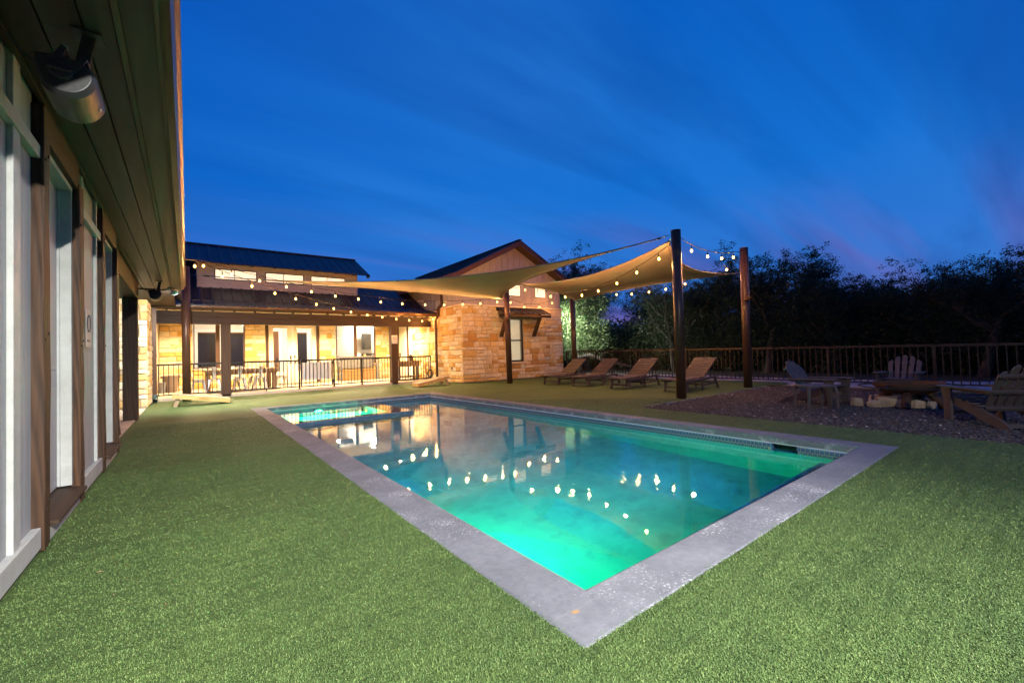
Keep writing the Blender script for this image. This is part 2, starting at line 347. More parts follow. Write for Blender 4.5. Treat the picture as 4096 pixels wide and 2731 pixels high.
def coping_mat():
    m, t, b = newmat('painted_concrete_coping'); v = coord(t, (1, 1, 1), 'Position')
    c = ramp(t, [(.3, (.117, .123, .142)), (.55, (.160, .166, .19)), (.75, (.207, .213, .237))], noise(t, v, 2.2, 6, .65)).outputs[0]
    c = mixc(t, 'MULTIPLY', c, ramp(t, [(.3, (.78, .78, .80)), (.6, (1, 1, 1))], noise(t, v, 22, 5, .7)).outputs[0])
    n1 = noise(t, v, 60, 5, .75); n2 = noise(t, v, 1.9, 4, .6)
    a = N(t, 'ShaderNodeMath', operation='MULTIPLY_ADD'); t.links.new(n2, a.inputs[0]); a.inputs[1].default_value = .62; t.links.new(n1, a.inputs[2])
    fl = ramp(t, [(.90, (0, 0, 0)), (.99, (.55, .55, .55))], a.outputs[0]).outputs[0]
    c = mixc(t, 'MIX', c, (.66, .65, .66), fl)
    mz = setv(N(t, 'ShaderNodeTexVoronoi'), Scale=.5, Randomness=1); mz.feature = 'DISTANCE_TO_EDGE'
    w = N(t, 'ShaderNodeVectorMath', operation='ADD'); t.links.new(v, w.inputs[0]); nz = setv(N(t, 'ShaderNodeTexNoise'), Scale=7, Detail=4); t.links.new(v, nz.inputs['Vector'])
    sv = N(t, 'ShaderNodeVectorMath', operation='SCALE'); sv.inputs['Scale'].default_value = .13; t.links.new(nz.outputs['Color'], sv.inputs[0]); t.links.new(sv.outputs[0], w.inputs[1]); t.links.new(w.outputs[0], mz.inputs['Vector'])
    ck = ramp(t, [(.00005, (.05, .05, .05)), (.0003, (0, 0, 0))], mz.outputs['Distance']).outputs[0]
    c = mixc(t, 'MIX', c, (.60, .59, .58), ck)
    # one rusty spill near the corner
    ds = N(t, 'ShaderNodeVectorMath', operation='DISTANCE'); ds.inputs[1].default_value = (1.285, 1.36, 0); t.links.new(w.outputs[0], ds.inputs[0]); 
    sp = N(t, 'ShaderNodeVectorMath', operation='DISTANCE'); sp.inputs[1].default_value = (1.362, 1.392, 0.06); t.links.new(w.outputs[0], sp.inputs[0])
    rs = ramp(t, [(.010, (.8, .8, .8)), (.024, (0, 0, 0))], sp.outputs['Value']).outputs[0]
    c = mixc(t, 'MIX', c, (.36, .19, .05), rs)
    t.links.new(c, b.inputs['Base Color']); b.inputs['Roughness'].default_value = .68; b.inputs['Specular IOR Level'].default_value = .3
    bump(t, b, noise(t, v, 45, 6, .65), .35, .006); return m
MT['coping'] = coping_mat()
MT['plaster'] = pm('pool_plaster', (.05, .40, .53), (.035, .31, .44), 3.0, .7, dirt=((.03, .25, .37), 5.0))
MT['tile'] = pm('blue_glazed_tile', (.045, .10, .19), (.09, .17, .26), 30, .18, rand=0)
MT['grout'] = pm('sandy_grout', (.40, .34, .22), (.30, .26, .18), 30, .9)
MT['white_joint'] = pm('white_joint', (.62, .66, .66), (.5, .54, .55), 12, .7)
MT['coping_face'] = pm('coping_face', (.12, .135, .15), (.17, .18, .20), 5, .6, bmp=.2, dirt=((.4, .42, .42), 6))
def water_mat():
    m, t, b = newmat('pool_water'); v = coord(t, (1, 1, 1), 'Position')
    b.inputs['Base Color'].default_value = (.80, .96, .98, 1); b.inputs['Transmission Weight'].default_value = 1; b.inputs['IOR'].default_value = 1.333; b.inputs['Roughness'].default_value = 0
    h = noise(t, coord(t, (1, 1, 1), 'Position'), 2.2, 3, .5, .6); h2 = noise(t, v, 13, 3, .5, .5)
    mk = ramp(t, [(.42, (.03, .03, .03)), (.62, (1.0, 1.0, 1.0))], noise(t, v, .55, 3, .5, .4)).outputs[0]
    r3 = setv(N(t, 'ShaderNodeTexNoise'), Scale=15, Detail=2, Roughness=.45, Distortion=1.2); t.links.new(coord(t, (1, .6, 1), 'Position'), r3.inputs['Vector'])
    f3 = N(t, 'ShaderNodeMath', operation='MULTIPLY'); t.links.new(r3.outputs['Fac'], f3.inputs[0]); t.links.new(mk, f3.inputs[1])
    a = N(t, 'ShaderNodeMath', operation='MULTIPLY_ADD'); t.links.new(h2, a.inputs[0]); a.inputs[1].default_value = .10; t.links.new(h, a.inputs[2])
    a2 = N(t, 'ShaderNodeMath', operation='ADD'); t.links.new(a.outputs[0], a2.inputs[0]); t.links.new(f3.outputs[0], a2.inputs[1])
    bump(t, b, a2.outputs[0], .026, .03); return m
MT['water'] = water_mat()
MT['gravel'] = pm('dark_gravel', (.034, .030, .029), (.060, .051, .047), 60, .9, bmp=.9, bscale=70)
def pebble_mat(name, stops):
    m, t, b = newmat(name); r = N(t, 'ShaderNodeNewGeometry').outputs['Random Per Island']; t.links.new(ramp(t, stops, r).outputs[0], b.inputs['Base Color']); b.inputs['Roughness'].default_value = .75; return m
MT['pebble'] = pebble_mat('gravel_chip', [(0, (.020, .018, .018)), (.6, (.046, .039, .036)), (.9, (.082, .067, .058)), (.985, (.12, .10, .085)), (1, (.45, .40, .35))])
MT['dirt'] = pm('dark_dry_grass', (.060, .055, .038), (.035, .032, .024), 3, .95, bmp=.6, bscale=30)
MT['path'] = pm('pale_caliche', (.58, .52, .47), (.36, .32, .29), 2.5, .95, bmp=.5, bscale=30)
MT['grass'] = pm('lawn_strip', (.10, .12, .05), (.06, .08, .03), 14, .95, bmp=.6, bscale=60)
def leaf_mat(name='oak_leaf', k=1.0):
    m, t, b = newmat(name); r = N(t, 'ShaderNodeNewGeometry').outputs['Random Per Island']
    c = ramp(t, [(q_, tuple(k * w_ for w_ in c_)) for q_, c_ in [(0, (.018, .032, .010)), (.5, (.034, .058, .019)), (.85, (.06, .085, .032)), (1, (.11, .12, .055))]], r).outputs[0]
    t.links.new(c, b.inputs['Base Color']); b.inputs['Roughness'].default_value = .5; b.inputs['Specular IOR Level'].default_value = .3
    o = [k for k in t.nodes if k.type == 'OUTPUT_MATERIAL'][0]
    tl = N(t, 'ShaderNodeBsdfTranslucent'); tl.inputs[0].default_value = (.06, .09, .025, 1); mx = N(t, 'ShaderNodeMixShader'); mx.inputs[0].default_value = .2
    t.links.new(b.outputs[0], mx.inputs[1]); t.links.new(tl.outputs[0], mx.inputs[2]); t.links.new(mx.outputs[0], o.inputs[0]); return m
MT['leaf'] = leaf_mat(); MT['lit_leaf'] = leaf_mat('oak_leaf_painted_lit', 2.3); MT['leaf'] = leaf_mat('oak_leaf_painted_unlit', .5); MT['unlit_bark'] = pm('oak_bark_painted_unlit', (.055, .045, .036), (.028, .023, .018), 7, .95, stretch=(1, 1, .35), bmp=.8, bscale=14, kind='Object')  # floodlit brightening and unlit darkening are put into these leaf and bark colours
# ================================================================== the setting: ground, turf, pool
PX0, PX1, PY0, PY1 = 1.155, 5.90, 1.13, 11.70          # coping, outside
QX0, QX1, QY0, QY1 = 1.465, 5.63, 1.42, 11.42          # coping, inside
WZ = -.157                                             # pool water
BIG = 600
IX0, IX1, IY0, IY1 = -8, 13.0, -8, 22
g = MB()
for a in ((-BIG, BIG, -BIG, IY0), (-BIG, BIG, IY1, BIG), (-BIG, IX0, IY0, IY1), (IX1, BIG, IY0, IY1)):
    g.quad((a[0], a[2], -.05), (a[1], a[2], -.05), (a[1], a[3], -.05), (a[0], a[3], -.05))
tag(g.build('ground', MT['dirt']), kind='structure')
pth = MB(); n = 60; ys = [-12 + i * (36 / n) for i in range(n + 1)]
lft = [13.05 + .10 * math.sin(y * 1.3) for y in ys]; rgt = [16.4 + .35 * math.sin(y * .7 + 1) + .15 * math.sin(y * 2.3) for y in ys]
for i in range(n): pth.quad((lft[i], ys[i], -.044), (rgt[i], ys[i], -.044), (rgt[i + 1], ys[i + 1], -.044), (lft[i + 1], ys[i + 1], -.044))
tag(pth.build('path', MT['path']), kind='structure')
# artificial turf: cells of a grid, leaving out the pool and the gravel court
GX0, GX1, GY1 = 6.82, 12.33, 5.0
xs = [IX0, -.80, PX0 + .02, PX1 - .02, GX0, GX1, IX1, 13.95]; yy = [IY0, PY0 + .02, GY1, PY1 - .02, 14.15, 16.45, IY1]
tf = MB()
for i in range(len(xs) - 1):
    for j in range(len(yy) - 1):
        x0, x1, y0, y1 = xs[i], xs[i + 1], yy[j], yy[j + 1]; cx_, cy_ = (x0 + x1) / 2, (y0 + y1) / 2
        if PX0 < cx_ < PX1 and PY0 < cy_ < PY1: continue
        if cx_ > GX0 and cy_ < GY1: continue
        if cx_ > IX1 and cy_ > 14.1: continue
        tf.quad((x0, y0, -.004), (x1, y0, -.004), (x1, y1, -.004), (x0, y1, -.004))
tag(tf.build('turf', MT['turf']), kind='structure')
tag(MB().quad((GX0, IY0, -.016), (GX1, IY0, -.016), (GX1, GY1, -.016), (GX0, GY1, -.016)).build('gravel_court', MT['gravel']), kind='structure')
tag(MB().quad((GX1, IY0, -.022), (13.2, IY0, -.022), (13.2, GY1, -.022), (GX1, GY1, -.022)).build('grass_verge', MT['grass']), kind='structure')
ed = thing('steel_edging', 'rust brown steel edging strip along the far side of the gravel court', 'edging', (GX1, 2, 0))
MB().box(GX1 - .006, GX1 + .006, IY0, GY1, -.06, .022).build('strip', MT['rust'], ed)
for y in (4.6, 3.1, 1.6, .1): MB().box(GX1 - .012, GX1 - .006, y - .02, y + .02, -.05, .02).build('stake', MT['rust'], ed)

# ---- turf fibres (one mass), thinner with distance
def blades(bands):
    V = []; Fc = []; n0 = 0
    for (d0, d1, dens, w, ln) in bands:
        A = math.pi * (d1 * d1 - d0 * d0); k = int(A * dens)
        r = np.sqrt(rng.uniform(d0 * d0, d1 * d1, k)); th = rng.uniform(-math.pi, math.pi, k)
        x = r * np.cos(th); y = r * np.sin(th)
        # keep what stands in front of the lens with a wide margin, so that a step aside still finds turf
        fwd = x * .6056 + y * .7953; sid = x * .7957 - y * .6048
        ok = (fwd > .35) & (np.abs(sid) < fwd * 1.6 + .8)
        mg = .016 + .011 * np.sin(x * 9 + y * 7) + .008 * np.sin(x * 31 - y * 27) + rng.uniform(-.004, .012, k)
        ok &= (x > -.70) & ~((x > PX0 + mg) & (x < PX1 - mg) & (y > PY0 + mg) & (y < PY1 - mg)) & ~((x > GX0) & (y < GY1)) & (y < 14)
        x, y = x[ok], y[ok]; k = len(x)
        a = rng.uniform(0, 2 * math.pi, k); lean = rng.uniform(.25, 1.15, k) * ln; h = ln * rng.uniform(.55, 1.1, k); ww = w * rng.uniform(.7, 1.3, k) / 2
        dx, dy = np.cos(a), np.sin(a); sx, sy = -dy * ww, dx * ww; z0 = np.full(k, -.004)
        b1 = np.stack([x - sx, y - sy, z0], 1); b2 = np.stack([x + sx, y + sy, z0], 1)
        m1 = np.stack([x + dx * lean * .35 - sx, y + dy * lean * .35 - sy, z0 + h * .7], 1); m2 = np.stack([x + dx * lean * .35 + sx, y + dy * lean * .35 + sy, z0 + h * .7], 1)
        tp = np.stack([x + dx * lean, y + dy * lean, z0 + h * .95], 1)
        V.append(np.stack([b1, b2, m2, m1, tp], 1).reshape(-1, 3))
        base = n0 + np.arange(k) * 5
        Fc.append((base, k)); n0 += k * 5
    V = np.concatenate(V); me = bpy.data.meshes.new('turf_fibres'); nb = n0 // 5
    me.vertices.add(len(V)); me.vertices.foreach_set('co', V.astype(np.float32).ravel())
    base = np.arange(nb) * 5
    li = np.stack([base, base + 1, base + 2, base + 3, base + 3, base + 2, base + 4], 1).ravel()
    me.loops.add(len(li)); me.loops.foreach_set('vertex_index', li.astype(np.int32))
    me.polygons.add(nb * 2); st = np.stack([np.arange(nb) * 7, np.arange(nb) * 7 + 4], 1).ravel(); tt = np.tile([4, 3], nb)
    me.polygons.foreach_set('loop_start', st.astype(np.int32)); me.polygons.foreach_set('loop_total', tt.astype(np.int32)); me.update(calc_edges=True)
    return me
tag(obj('turf_fibres', blades([(.5, 2.3, 34000, .0021, .0068), (2.3, 3.6, 20000, .0026, .0070), (3.6, 6.0, 6500, .0042, .0072), (6, 10, 1300, .009, .007)]), MT['blades']), 'short curled green fibres of the artificial turf around the pool', 'turf', kind='stuff')

# ---- straw and leaf bits lying on the turf (one scatter)
lb = MB(); rr = random.Random(4)
for i in range(70):
    x_, y_ = rr.uniform(-.5, 6.2), rr.uniform(.2, 10.5)
    if PX0 - .02 < x_ < PX1 + .02 and PY0 - .02 < y_ < PY1 + .02: continue
    a_ = rr.uniform(0, 6.28); l_ = rr.uniform(.012, .05); w_ = rr.uniform(.0015, .006); dx_, dy_ = math.cos(a_), math.sin(a_); z_ = rr.uniform(.004, .008)
    lb.quad((x_ - dx_ * l_ / 2, y_ - dy_ * l_ / 2, z_), (x_ - dy_ * w_, y_ + dx_ * w_, z_ + .004), (x_ + dx_ * l_ / 2, y_ + dy_ * l_ / 2, z_ + .002), (x_ + dy_ * w_, y_ - dx_ * w_, z_ + .003))
tag(lb.build('leaf_litter', MT['wood_grey'], flat=True), 'stray straw and dry leaf bits scattered on the turf', 'litter', kind='stuff')
# ---- gravel chips
def chips(k, x0, x1, y0, y1, s0, s1, name, mat, zb):
    base = np.array([(1, 0, 0), (-1, 0, 0), (0, 1, 0), (0, -1, 0), (0, 0, 1), (0, 0, -1)], float)
    fi = np.array([(0, 2, 4), (2, 1, 4), (1, 3, 4), (3, 0, 4), (2, 0, 5), (1, 2, 5), (3, 1, 5), (0, 3, 5)])
    P = np.stack([rng.uniform(x0, x1, k), rng.uniform(y0, y1, k), np.full(k, zb)], 1); s = rng.uniform(s0, s1, k)
    sc_ = np.stack([s * rng.uniform(.7, 1.6, k), s * rng.uniform(.6, 1.1, k), s * rng.uniform(.4, .8, k)], 1)
    a = rng.uniform(0, 6.28, k); ca, sa = np.cos(a), np.sin(a)
    v = base[None] * sc_[:, None] + rng.normal(0, .18, (k, 6, 3)) * s[:, None, None]
    vx = v[..., 0] * ca[:, None] - v[..., 1] * sa[:, None]; vy = v[..., 0] * sa[:, None] + v[..., 1] * ca[:, None]
    v = np.stack([vx, vy, v[..., 2]], 2) + P[:, None]
    me = bpy.data.meshes.new(name); F = (fi[None] + (np.arange(k) * 6)[:, None, None]).reshape(-1, 3)
    me.vertices.add(k * 6); me.vertices.foreach_set('co', v.reshape(-1).astype(np.float32)); me.loops.add(F.size); me.loops.foreach_set('vertex_index', F.ravel().astype(np.int32))
    me.polygons.add(len(F)); me.polygons.foreach_set('loop_start', (np.arange(len(F)) * 3).astype(np.int32)); me.polygons.foreach_set('loop_total', np.full(len(F), 3, np.int32)); me.update(calc_edges=True)
    return obj(name, me, mat)
tag(chips(42000, GX0 + .01, GX1 - .03, -1.6, GY1 - .01, .012, .030, 'gravel_chips', MT['pebble'], -.010), 'loose dark crushed stone covering the fire pit court', 'gravel', kind='stuff')

# ---- pool
FL = -1.25
pool = thing('swimming_pool', 'long rectangular swimming pool glowing green, framed by grey concrete coping', 'pool', (3.5, 6.4, 0))
cop = MB()
for a in ((PX0, QX0, PY0, PY1), (QX1, PX1, PY0, PY1), (QX0, QX1, PY0, QY0), (QX0, QX1, QY1, PY1)): pass
def ring(o0, o1, p0, p1, i0, i1, j0, j1, z0, z1):
    m = MB(); O = [(o0, p0), (o1, p0), (o1, p1), (o0, p1)]; I = [(i0, j0), (i1, j0), (i1, j1), (i0, j1)]
    for z in (z0, z1): m.v += [(x, y, z) for x, y in O] + [(x, y, z) for x, y in I]
    for k in range(4):
        k2 = (k + 1) % 4
        m.f += [(8 + k, 8 + k2, 12 + k2, 12 + k), (k, 4 + k, 4 + k2, k2), (k, k2, 8 + k2, 8 + k), (4 + k, 12 + k, 12 + k2, 4 + k2)]
    return m
ring(PX0, PX1, PY0, PY1, QX0, QX1, QY0, QY1, -.078, 0).build('coping', MT['coping'], pool, bevel=.02)
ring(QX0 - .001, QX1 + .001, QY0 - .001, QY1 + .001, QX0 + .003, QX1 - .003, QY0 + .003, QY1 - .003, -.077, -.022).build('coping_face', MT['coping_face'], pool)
ring(PX0 + .05, PX1 - .05, PY0 + .05, PY1 - .05, QX0 + .008, QX1 - .008, QY0 + .008, QY1 - .008, -.088, -.079).build('joint', MT['white_joint'], pool)
TX0, TX1, TY0, TY1 = QX0 + .022, QX1 - .022, QY0 + .022, QY1 - .022
SK0, SK1 = 1.98, 2.27                                  # skimmer mouth in the right wall
shell = MB()
def wallq(m, a, b, z0, z1): m.quad((*a, z0), (*b, z0), (*b, z1), (*a, z1))
wallq(shell, (TX0, TY0), (TX0, TY1), FL - .2, -.089); wallq(shell, (TX0, TY0), (TX1, TY0), FL - .2, -.089); wallq(shell, (TX0, TY1), (TX1, TY1), FL - .2, -.089)
wallq(shell, (TX1, TY0), (TX1, SK0), FL - .2, -.089); wallq(shell, (TX1, SK1), (TX1, TY1), FL - .2, -.089); wallq(shell, (TX1, SK0), (TX1, SK1), FL - .2, -.235)
# skimmer throat
shell.quad((TX1, SK0, -.235), (TX1 + .3, SK0, -.235), (TX1 + .3, SK1, -.235), (TX1, SK1, -.235)); wallq(shell, (TX1, SK0), (TX1 + .3, SK0), -.235, -.09); wallq(shell, (TX1, SK1), (TX1 + .3, SK1), -.235, -.09); wallq(shell, (TX1 + .3, SK0), (TX1 + .3, SK1), -.235, -.09)
shell.quad((TX0, TY0, FL), (TX1, TY0, FL), (TX1, 5.2, FL), (TX0, 5.2, FL)); shell.quad((TX0, 5.2, FL), (TX1, 5.2, FL), (TX1, 8.9, -.98), (TX0, 8.9, -.98)); shell.quad((TX0, 8.9, -.98), (TX1, 8.9, -.98), (TX1, TY1, -.98), (TX0, TY1, -.98))
shell.build('basin', MT['plaster'], pool)
MB().box(3.97, TX1 - .001, 9.35, TY1 - .001, -.979, -.40).build('tanning_ledge', MT['plaster'], pool, bevel=.03)
MB().box(TX0 + .001, TX1 - .001, TY0 + .001, TY0 + .33, FL + .002, -.44).build('bench', MT['plaster'], pool, bevel=.02)
BENCH_TILES = True
# band of small blue tiles: real tiles, joined
tl = MB(); ts = .046; gp = .006
def tiles(a, b, nrm, z_top, rows, skip=None, shift=0):
    a = Vector((*a, 0)); b = Vector((*b, 0)); d = (b - a); ln = d.length; d.normalize(); nv = Vector((*nrm, 0)); k = int(ln / ts)
    for r in range(rows):
        for i in range(-1, k + 1):
            u0 = i * ts + (ts / 2 if r % 2 else 0) + gp / 2; u1 = u0 + ts - gp
            u0 = max(0, u0); u1 = min(ln, u1)
            if u1 - u0 < .006: continue
            p = a + d * u0; q = a + d * u1
            if skip and skip[0] < (p.y + q.y) / 2 < skip[1]: continue
            zt = z_top - r * ts - gp / 2; zb = zt - ts + gp; o = nv * .004
            n_ = len(tl.v); e = d * .002
            for P_, z in ((p, zb), (q, zb), (q, zt), (p, zt)): tl.v.append((P_.x, P_.y, z))
            for P_, z in ((p + e, zb + .002), (q - e, zb + .002), (q - e, zt - .002), (p + e, zt - .002)): tl.v.append((P_.x + o.x, P_.y + o.y, z))
            tl.f += [tuple(n_ + j for j in t_) for t_ in ((4, 5, 6, 7), (0, 1, 5, 4), (1, 2, 6, 5), (2, 3, 7, 6), (3, 0, 4, 7))]
gr = MB(); e_ = .002
for (a, b, nr, sk) in (((TX1 - e_, TY0), (TX1 - e_, TY1), (-1, 0), (SK0, SK1)), ((TX0 + e_, TY0), (TX0 + e_, TY1), (1, 0), None), ((TX0, TY0 + e_), (TX1, TY0 + e_), (0, 1), None), ((TX0, TY1 - e_), (TX1, TY1 - e_), (0, -1), None)):
    tiles(a, b, nr, -.092, 3, sk)
    if sk: wallq(gr, a, (a[0], sk[0]), -.236, -.0905); wallq(gr, (a[0], sk[1]), b, -.236, -.0905)
    else: wallq(gr, a, b, -.236, -.0905)
gb = gr.build('grout', MT['grout'], pool)
# spa: a low walled square in the far corner, water just over its rim
SX1, SY0, ST = 3.95, 8.90, -.102
spa = thing('spa', 'square hot tub lit green inside the far left corner of the pool', 'hot tub', (2.7, 10, -.1))
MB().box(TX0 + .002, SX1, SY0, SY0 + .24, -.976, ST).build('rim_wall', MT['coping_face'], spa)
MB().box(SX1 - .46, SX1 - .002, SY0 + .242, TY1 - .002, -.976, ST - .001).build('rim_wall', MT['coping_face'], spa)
MB().box(TX0 + .004, SX1 - .462, TY1 - .45, TY1 - .004, -.976, -.52).build('seat', MT['plaster'], spa)
MB().box(TX0 + .004, TX0 + .40, SY0 + .244, TY1 - .452, -.976, -.52).build('seat', MT['plaster'], spa)
tiles((TX0, SY0 - e_), (SX1, SY0 - e_), (0, -1), ST - .002, 2); tiles((SX1 + e_, SY0), (SX1 + e_, TY1), (1, 0), ST - .002, 2)
for r_ in range(2):
    for i in range(int((TX1 - TX0 - .3) / ts)):
        x_ = TX0 + .15 + i * ts; y_ = TY0 + .19 + r_ * ts; n_ = len(tl.v); tl.v += [(x_ + gp, y_ + gp, -.436), (x_ + ts, y_ + gp, -.436), (x_ + ts, y_ + ts, -.436), (x_ + gp, y_ + ts, -.436)]; tl.f.append((n_, n_ + 1, n_ + 2, n_ + 3))
tag(tl.build('tile_band', MT['tile'], pool), kind='stuff')
def sheet(x0, x1, y0, y1, z): return MB().quad((x0, y0, z), (x1, y0, z), (x1, y1, z), (x0, y1, z))
wt = MB(); 
for a in ((TX0, TX1 + .29, TY0, SY0 - .002), (SX1 + .002, TX1, SY0 - .002, TY1)):
    if a[1] > TX1: 
        wt.quad((TX0, TY0, WZ), (TX1, TY0, WZ), (TX1, SY0 - .002, WZ), (TX0, SY0 - .002, WZ)); wt.quad((TX1, SK0, WZ), (TX1 + .29, SK0, WZ), (TX1 + .29, SK1, WZ), (TX1, SK1, WZ))
    else: wt.quad((a[0], a[2], WZ), (a[1], a[2], WZ), (a[1], a[3], WZ), (a[0], a[3], WZ))
tag(wt.build('water', MT['water'], flat=True), kind='structure')
tag(sheet(TX0, SX1, SY0, TY1, ST + .008).build('water', MT['water'], flat=True), kind='structure')
# underwater lamps in their niches
def pool_lamp(label, x, y, z, nx, ny, power, tgt):
    t = thing('pool_light', label, 'pool light', (x, y, z))
    nv = Vector((nx, ny, 0)); p = Vector((x, y, z))
    MB().cyl(p, p + nv * .03, .11, .10, 20).build('ring', MT['steel'], t)
    MB().cyl(p + nv * .031, p + nv * .036, .085, .085, 20).build('lens', MT['pool_lamp'], t)
    lamp('lamp', 'SPOT', t, p + nv * .045, power, (.0, 1, .24), tgt, .05, 170, .6)
pool_lamp('round underwater light glowing green in the left wall near the front corner of the pool', TX0, 2.7, -.40, 1, 0, 500, (5, 3.6, -.75))
pool_lamp('round underwater light glowing green inside the spa', (TX0 + SX1) / 2 - .25, TY1 - .452, -.36, 0, -1, 2000, (2.5, 9, -.5))
# skimmer weir
sk = thing('skimmer', 'skimmer mouth with dark weir door cut into the tiled right pool wall', 'skimmer', (TX1, 2.12, -.16))
MB().box(TX1 + .16, TX1 + .17, SK0 + .02, SK1 - .02, -.20, -.125).build('weir_door', MT['dark_panel'], sk)
MB().box(TX1 + .02, TX1 + .285, SK1 - .012, SK1 - .003, -.23, -.095).build('throat_side', MT['tile'], sk)
# ================================================================== stone laying
def unit_stone(seed):
    r = random.Random(seed); m = MB(); n = 4
    g_ = [-.5, -.30, .30, .5]
    for i in range(n):
        for j in range(n):
            edge = i in (0, 3) or j in (0, 3)
            y = -.62 - r.uniform(0, .12) if edge else -.86 - r.uniform(0, .26)
            jx = r.uniform(-.012, .012) if edge else r.uniform(-.06, .06)
            m.v.append((g_[j] + jx * (1 if j not in (0, 3) else .6), y, g_[i] + r.uniform(-.014, .014)))
    for i in range(3):
        for j in range(3): m.f.append((i * 4 + j, i * 4 + j + 1, (i + 1) * 4 + j + 1, (i + 1) * 4 + j))
    b = len(m.v); m.v += [(-.5, 0, -.5), (.5, 0, -.5), (.5, 0, .5), (-.5, 0, .5)]
    m.f += [(b, b + 1, 3, 2, 1, 0), (b + 1, b + 2, 15, 11, 7, 3), (b + 2, b + 3, 12, 13, 14, 15), (b + 3, b, 0, 4, 8, 12)]
    return m
STONE_U = [unit_stone(s) for s in range(10)]
STONE_ME = []
for q in STONE_U:
    me = q.mesh('stone'); me.materials.append(MT['stone']); STONE_ME.append(me)
def ashlar(u0, u1, v0, v1, r):
    out = []; v = v0
    while v < v1 - .01:
        h = r.choice([.13, .17, .17, .21, .21, .26, .30])
        if v1 - v - h < .10: h = v1 - v
        u = u0
        while u < u1 - .01:
            w = r.uniform(.20, .62) * (1 if h > .15 else 1.1)
            if u1 - u - w < .14: w = u1 - u
            if h >= .25 and r.random() < .5:
                k = r.uniform(.42, .58)
                if w > .42 and r.random() < .5:
                    c = r.uniform(.4, .6); out += [(u, u + w * c, v, v + h * k), (u + w * c, u + w, v, v + h * k), (u, u + w, v + h * k, v + h)]
                else: out += [(u, u + w, v, v + h * k), (u, u + w, v + h * k, v + h)]
            elif h < .22 and w > .5 and r.random() < .35:
                c = r.uniform(.4, .6); out += [(u, u + w * c, v, v + h), (u + w * c, u + w, v, v + h)]
            else: out.append((u, u + w, v, v + h))
            u += w
        v += h
    return out
def lay(parent, rects, origin, axis, rz, seed, joined=False, depth=.055, name='stone'):
    """rects in (u0,u1,v0,v1); axis is the world direction of u; stones face local -Y turned by rz"""
    r = random.Random(seed); o = Vector(origin); ax = Vector(axis); J = MB(); Rm = Matrix.Rotation(rz, 4, 'Z'); cnt = 0
    for (a, b, c, d) in [s for q in rects for s in ashlar(*q, r)]:
        g_ = .008; w, h = b - a - 2 * g_, d - c - 2 * g_
        if w < .03 or h < .03: continue
        p = o + ax * ((a + b) / 2) + Vector((0, 0, (c + d) / 2)); k = r.randrange(10); dd = depth * r.uniform(.85, 1.2)
        fl = -1 if r.random() < .5 else 1
        if joined:
            n = len(J.v)
            for x, y, z in STONE_U[k].v: J.v.append(tuple(p + Rm @ Vector((x * w * fl, y * dd, z * h))))
            J.f += [tuple(n + i for i in f) for f in STONE_U[k].f]
        else:
            s = bpy.data.objects.new(name, STONE_ME[k]); COL.objects.link(s); s.location = p; s.rotation_euler = (0, 0, rz); s.scale = (w, dd, h * 1); attach(s, parent); cnt += 1
    if joined and J.v: tag(J.build('stonework', MT['stone_joined'], parent), kind='stuff')
    return cnt
# ================================================================== the pool house along the left edge
ph = thing('pool_house', 'white board and batten pool house with timber posts and dark soffit, left edge', 'building', (-.8, 4, 0))
XF = -.69
def ph_box(name, mat, *b, bev=0, parent=None): return MB().box(*b).build(name, MT[mat], parent or ph, bevel=bev)
wallp = ph_box('wall', 'white_siding', -1.0, -.745, -5.0, 3.80, .03, 2.79)
for y in (-4.6, -3.4, -2.2, -1.0, -.0, .95, 1.55, 2.25, 2.8, 3.395): ph_box('batten', 'white_trim', -.745, -.718, y - .06, y + .06, .14, 2.79, bev=.004, parent=wallp)
ph_box('base_board', 'white_trim', -.745, -.702, -5.0, 3.775, .025, .15, bev=.006, parent=wallp)
ph_box('band_board', 'white_trim', -.745, -.705, -5.0, 3.79, 2.38, 2.46, bev=.005, parent=wallp)
wall2 = ph_box('wall', 'white_siding', -1.0, -.745, 5.03, 6.12, .03, 2.79)
for y in (5.22, 5.95): ph_box('batten', 'white_trim', -.745, -.720, y - .03, y + .03, .15, 2.79, bev=.004, parent=wall2)
ph_box('base_board', 'white_trim', -.745, -.702, 5.045, 6.09, .025, .16, bev=.006, parent=wall2)
ph_box('band_board', 'white_trim', -.745, -.705, 5.045, 6.09, 2.40, 2.48, bev=.005, parent=wall2)
# rough posts beside the doors
for (y0, y1, zt) in ((3.78, 3.93, 2.72), (4.90, 5.04, 2.60), (6.10, 6.24, 2.73), (7.24, 7.38, 2.58)):
    p = MB(); r = random.Random(int(y0 * 100)); nz = 9; n0 = len(p.v)
    for i in range(nz):
        z = .005 + (zt - .005) * i / (nz - 1); k = .004
        for x, y in ((-.76, y0), (XF, y0), (XF, y1), (-.76, y1)): p.v.append((x + (r.uniform(-k, k) if x == XF else 0), y + r.uniform(-k, k), z))
    for i in range(nz - 1):
        for k in range(4): p.f.append((i * 4 + k, i * 4 + (k + 1) % 4, i * 4 + 4 + (k + 1) % 4, i * 4 + 4 + k))
    p.f += [(3, 2, 1, 0), tuple(range(nz * 4 - 4, nz * 4))]
    tp_ = p.build('timber_post', MT['old_timber'], ph, bevel=.006)
    for zb in (.22, 1.25, zt - .35):
        for dy in (.035, .105): MB().cyl((XF - .002, y0 + dy, zb + dy * .6), (XF + .006, y0 + dy, zb + dy * .6), .009, n=8).build('screw', MT['iron'], tp_)
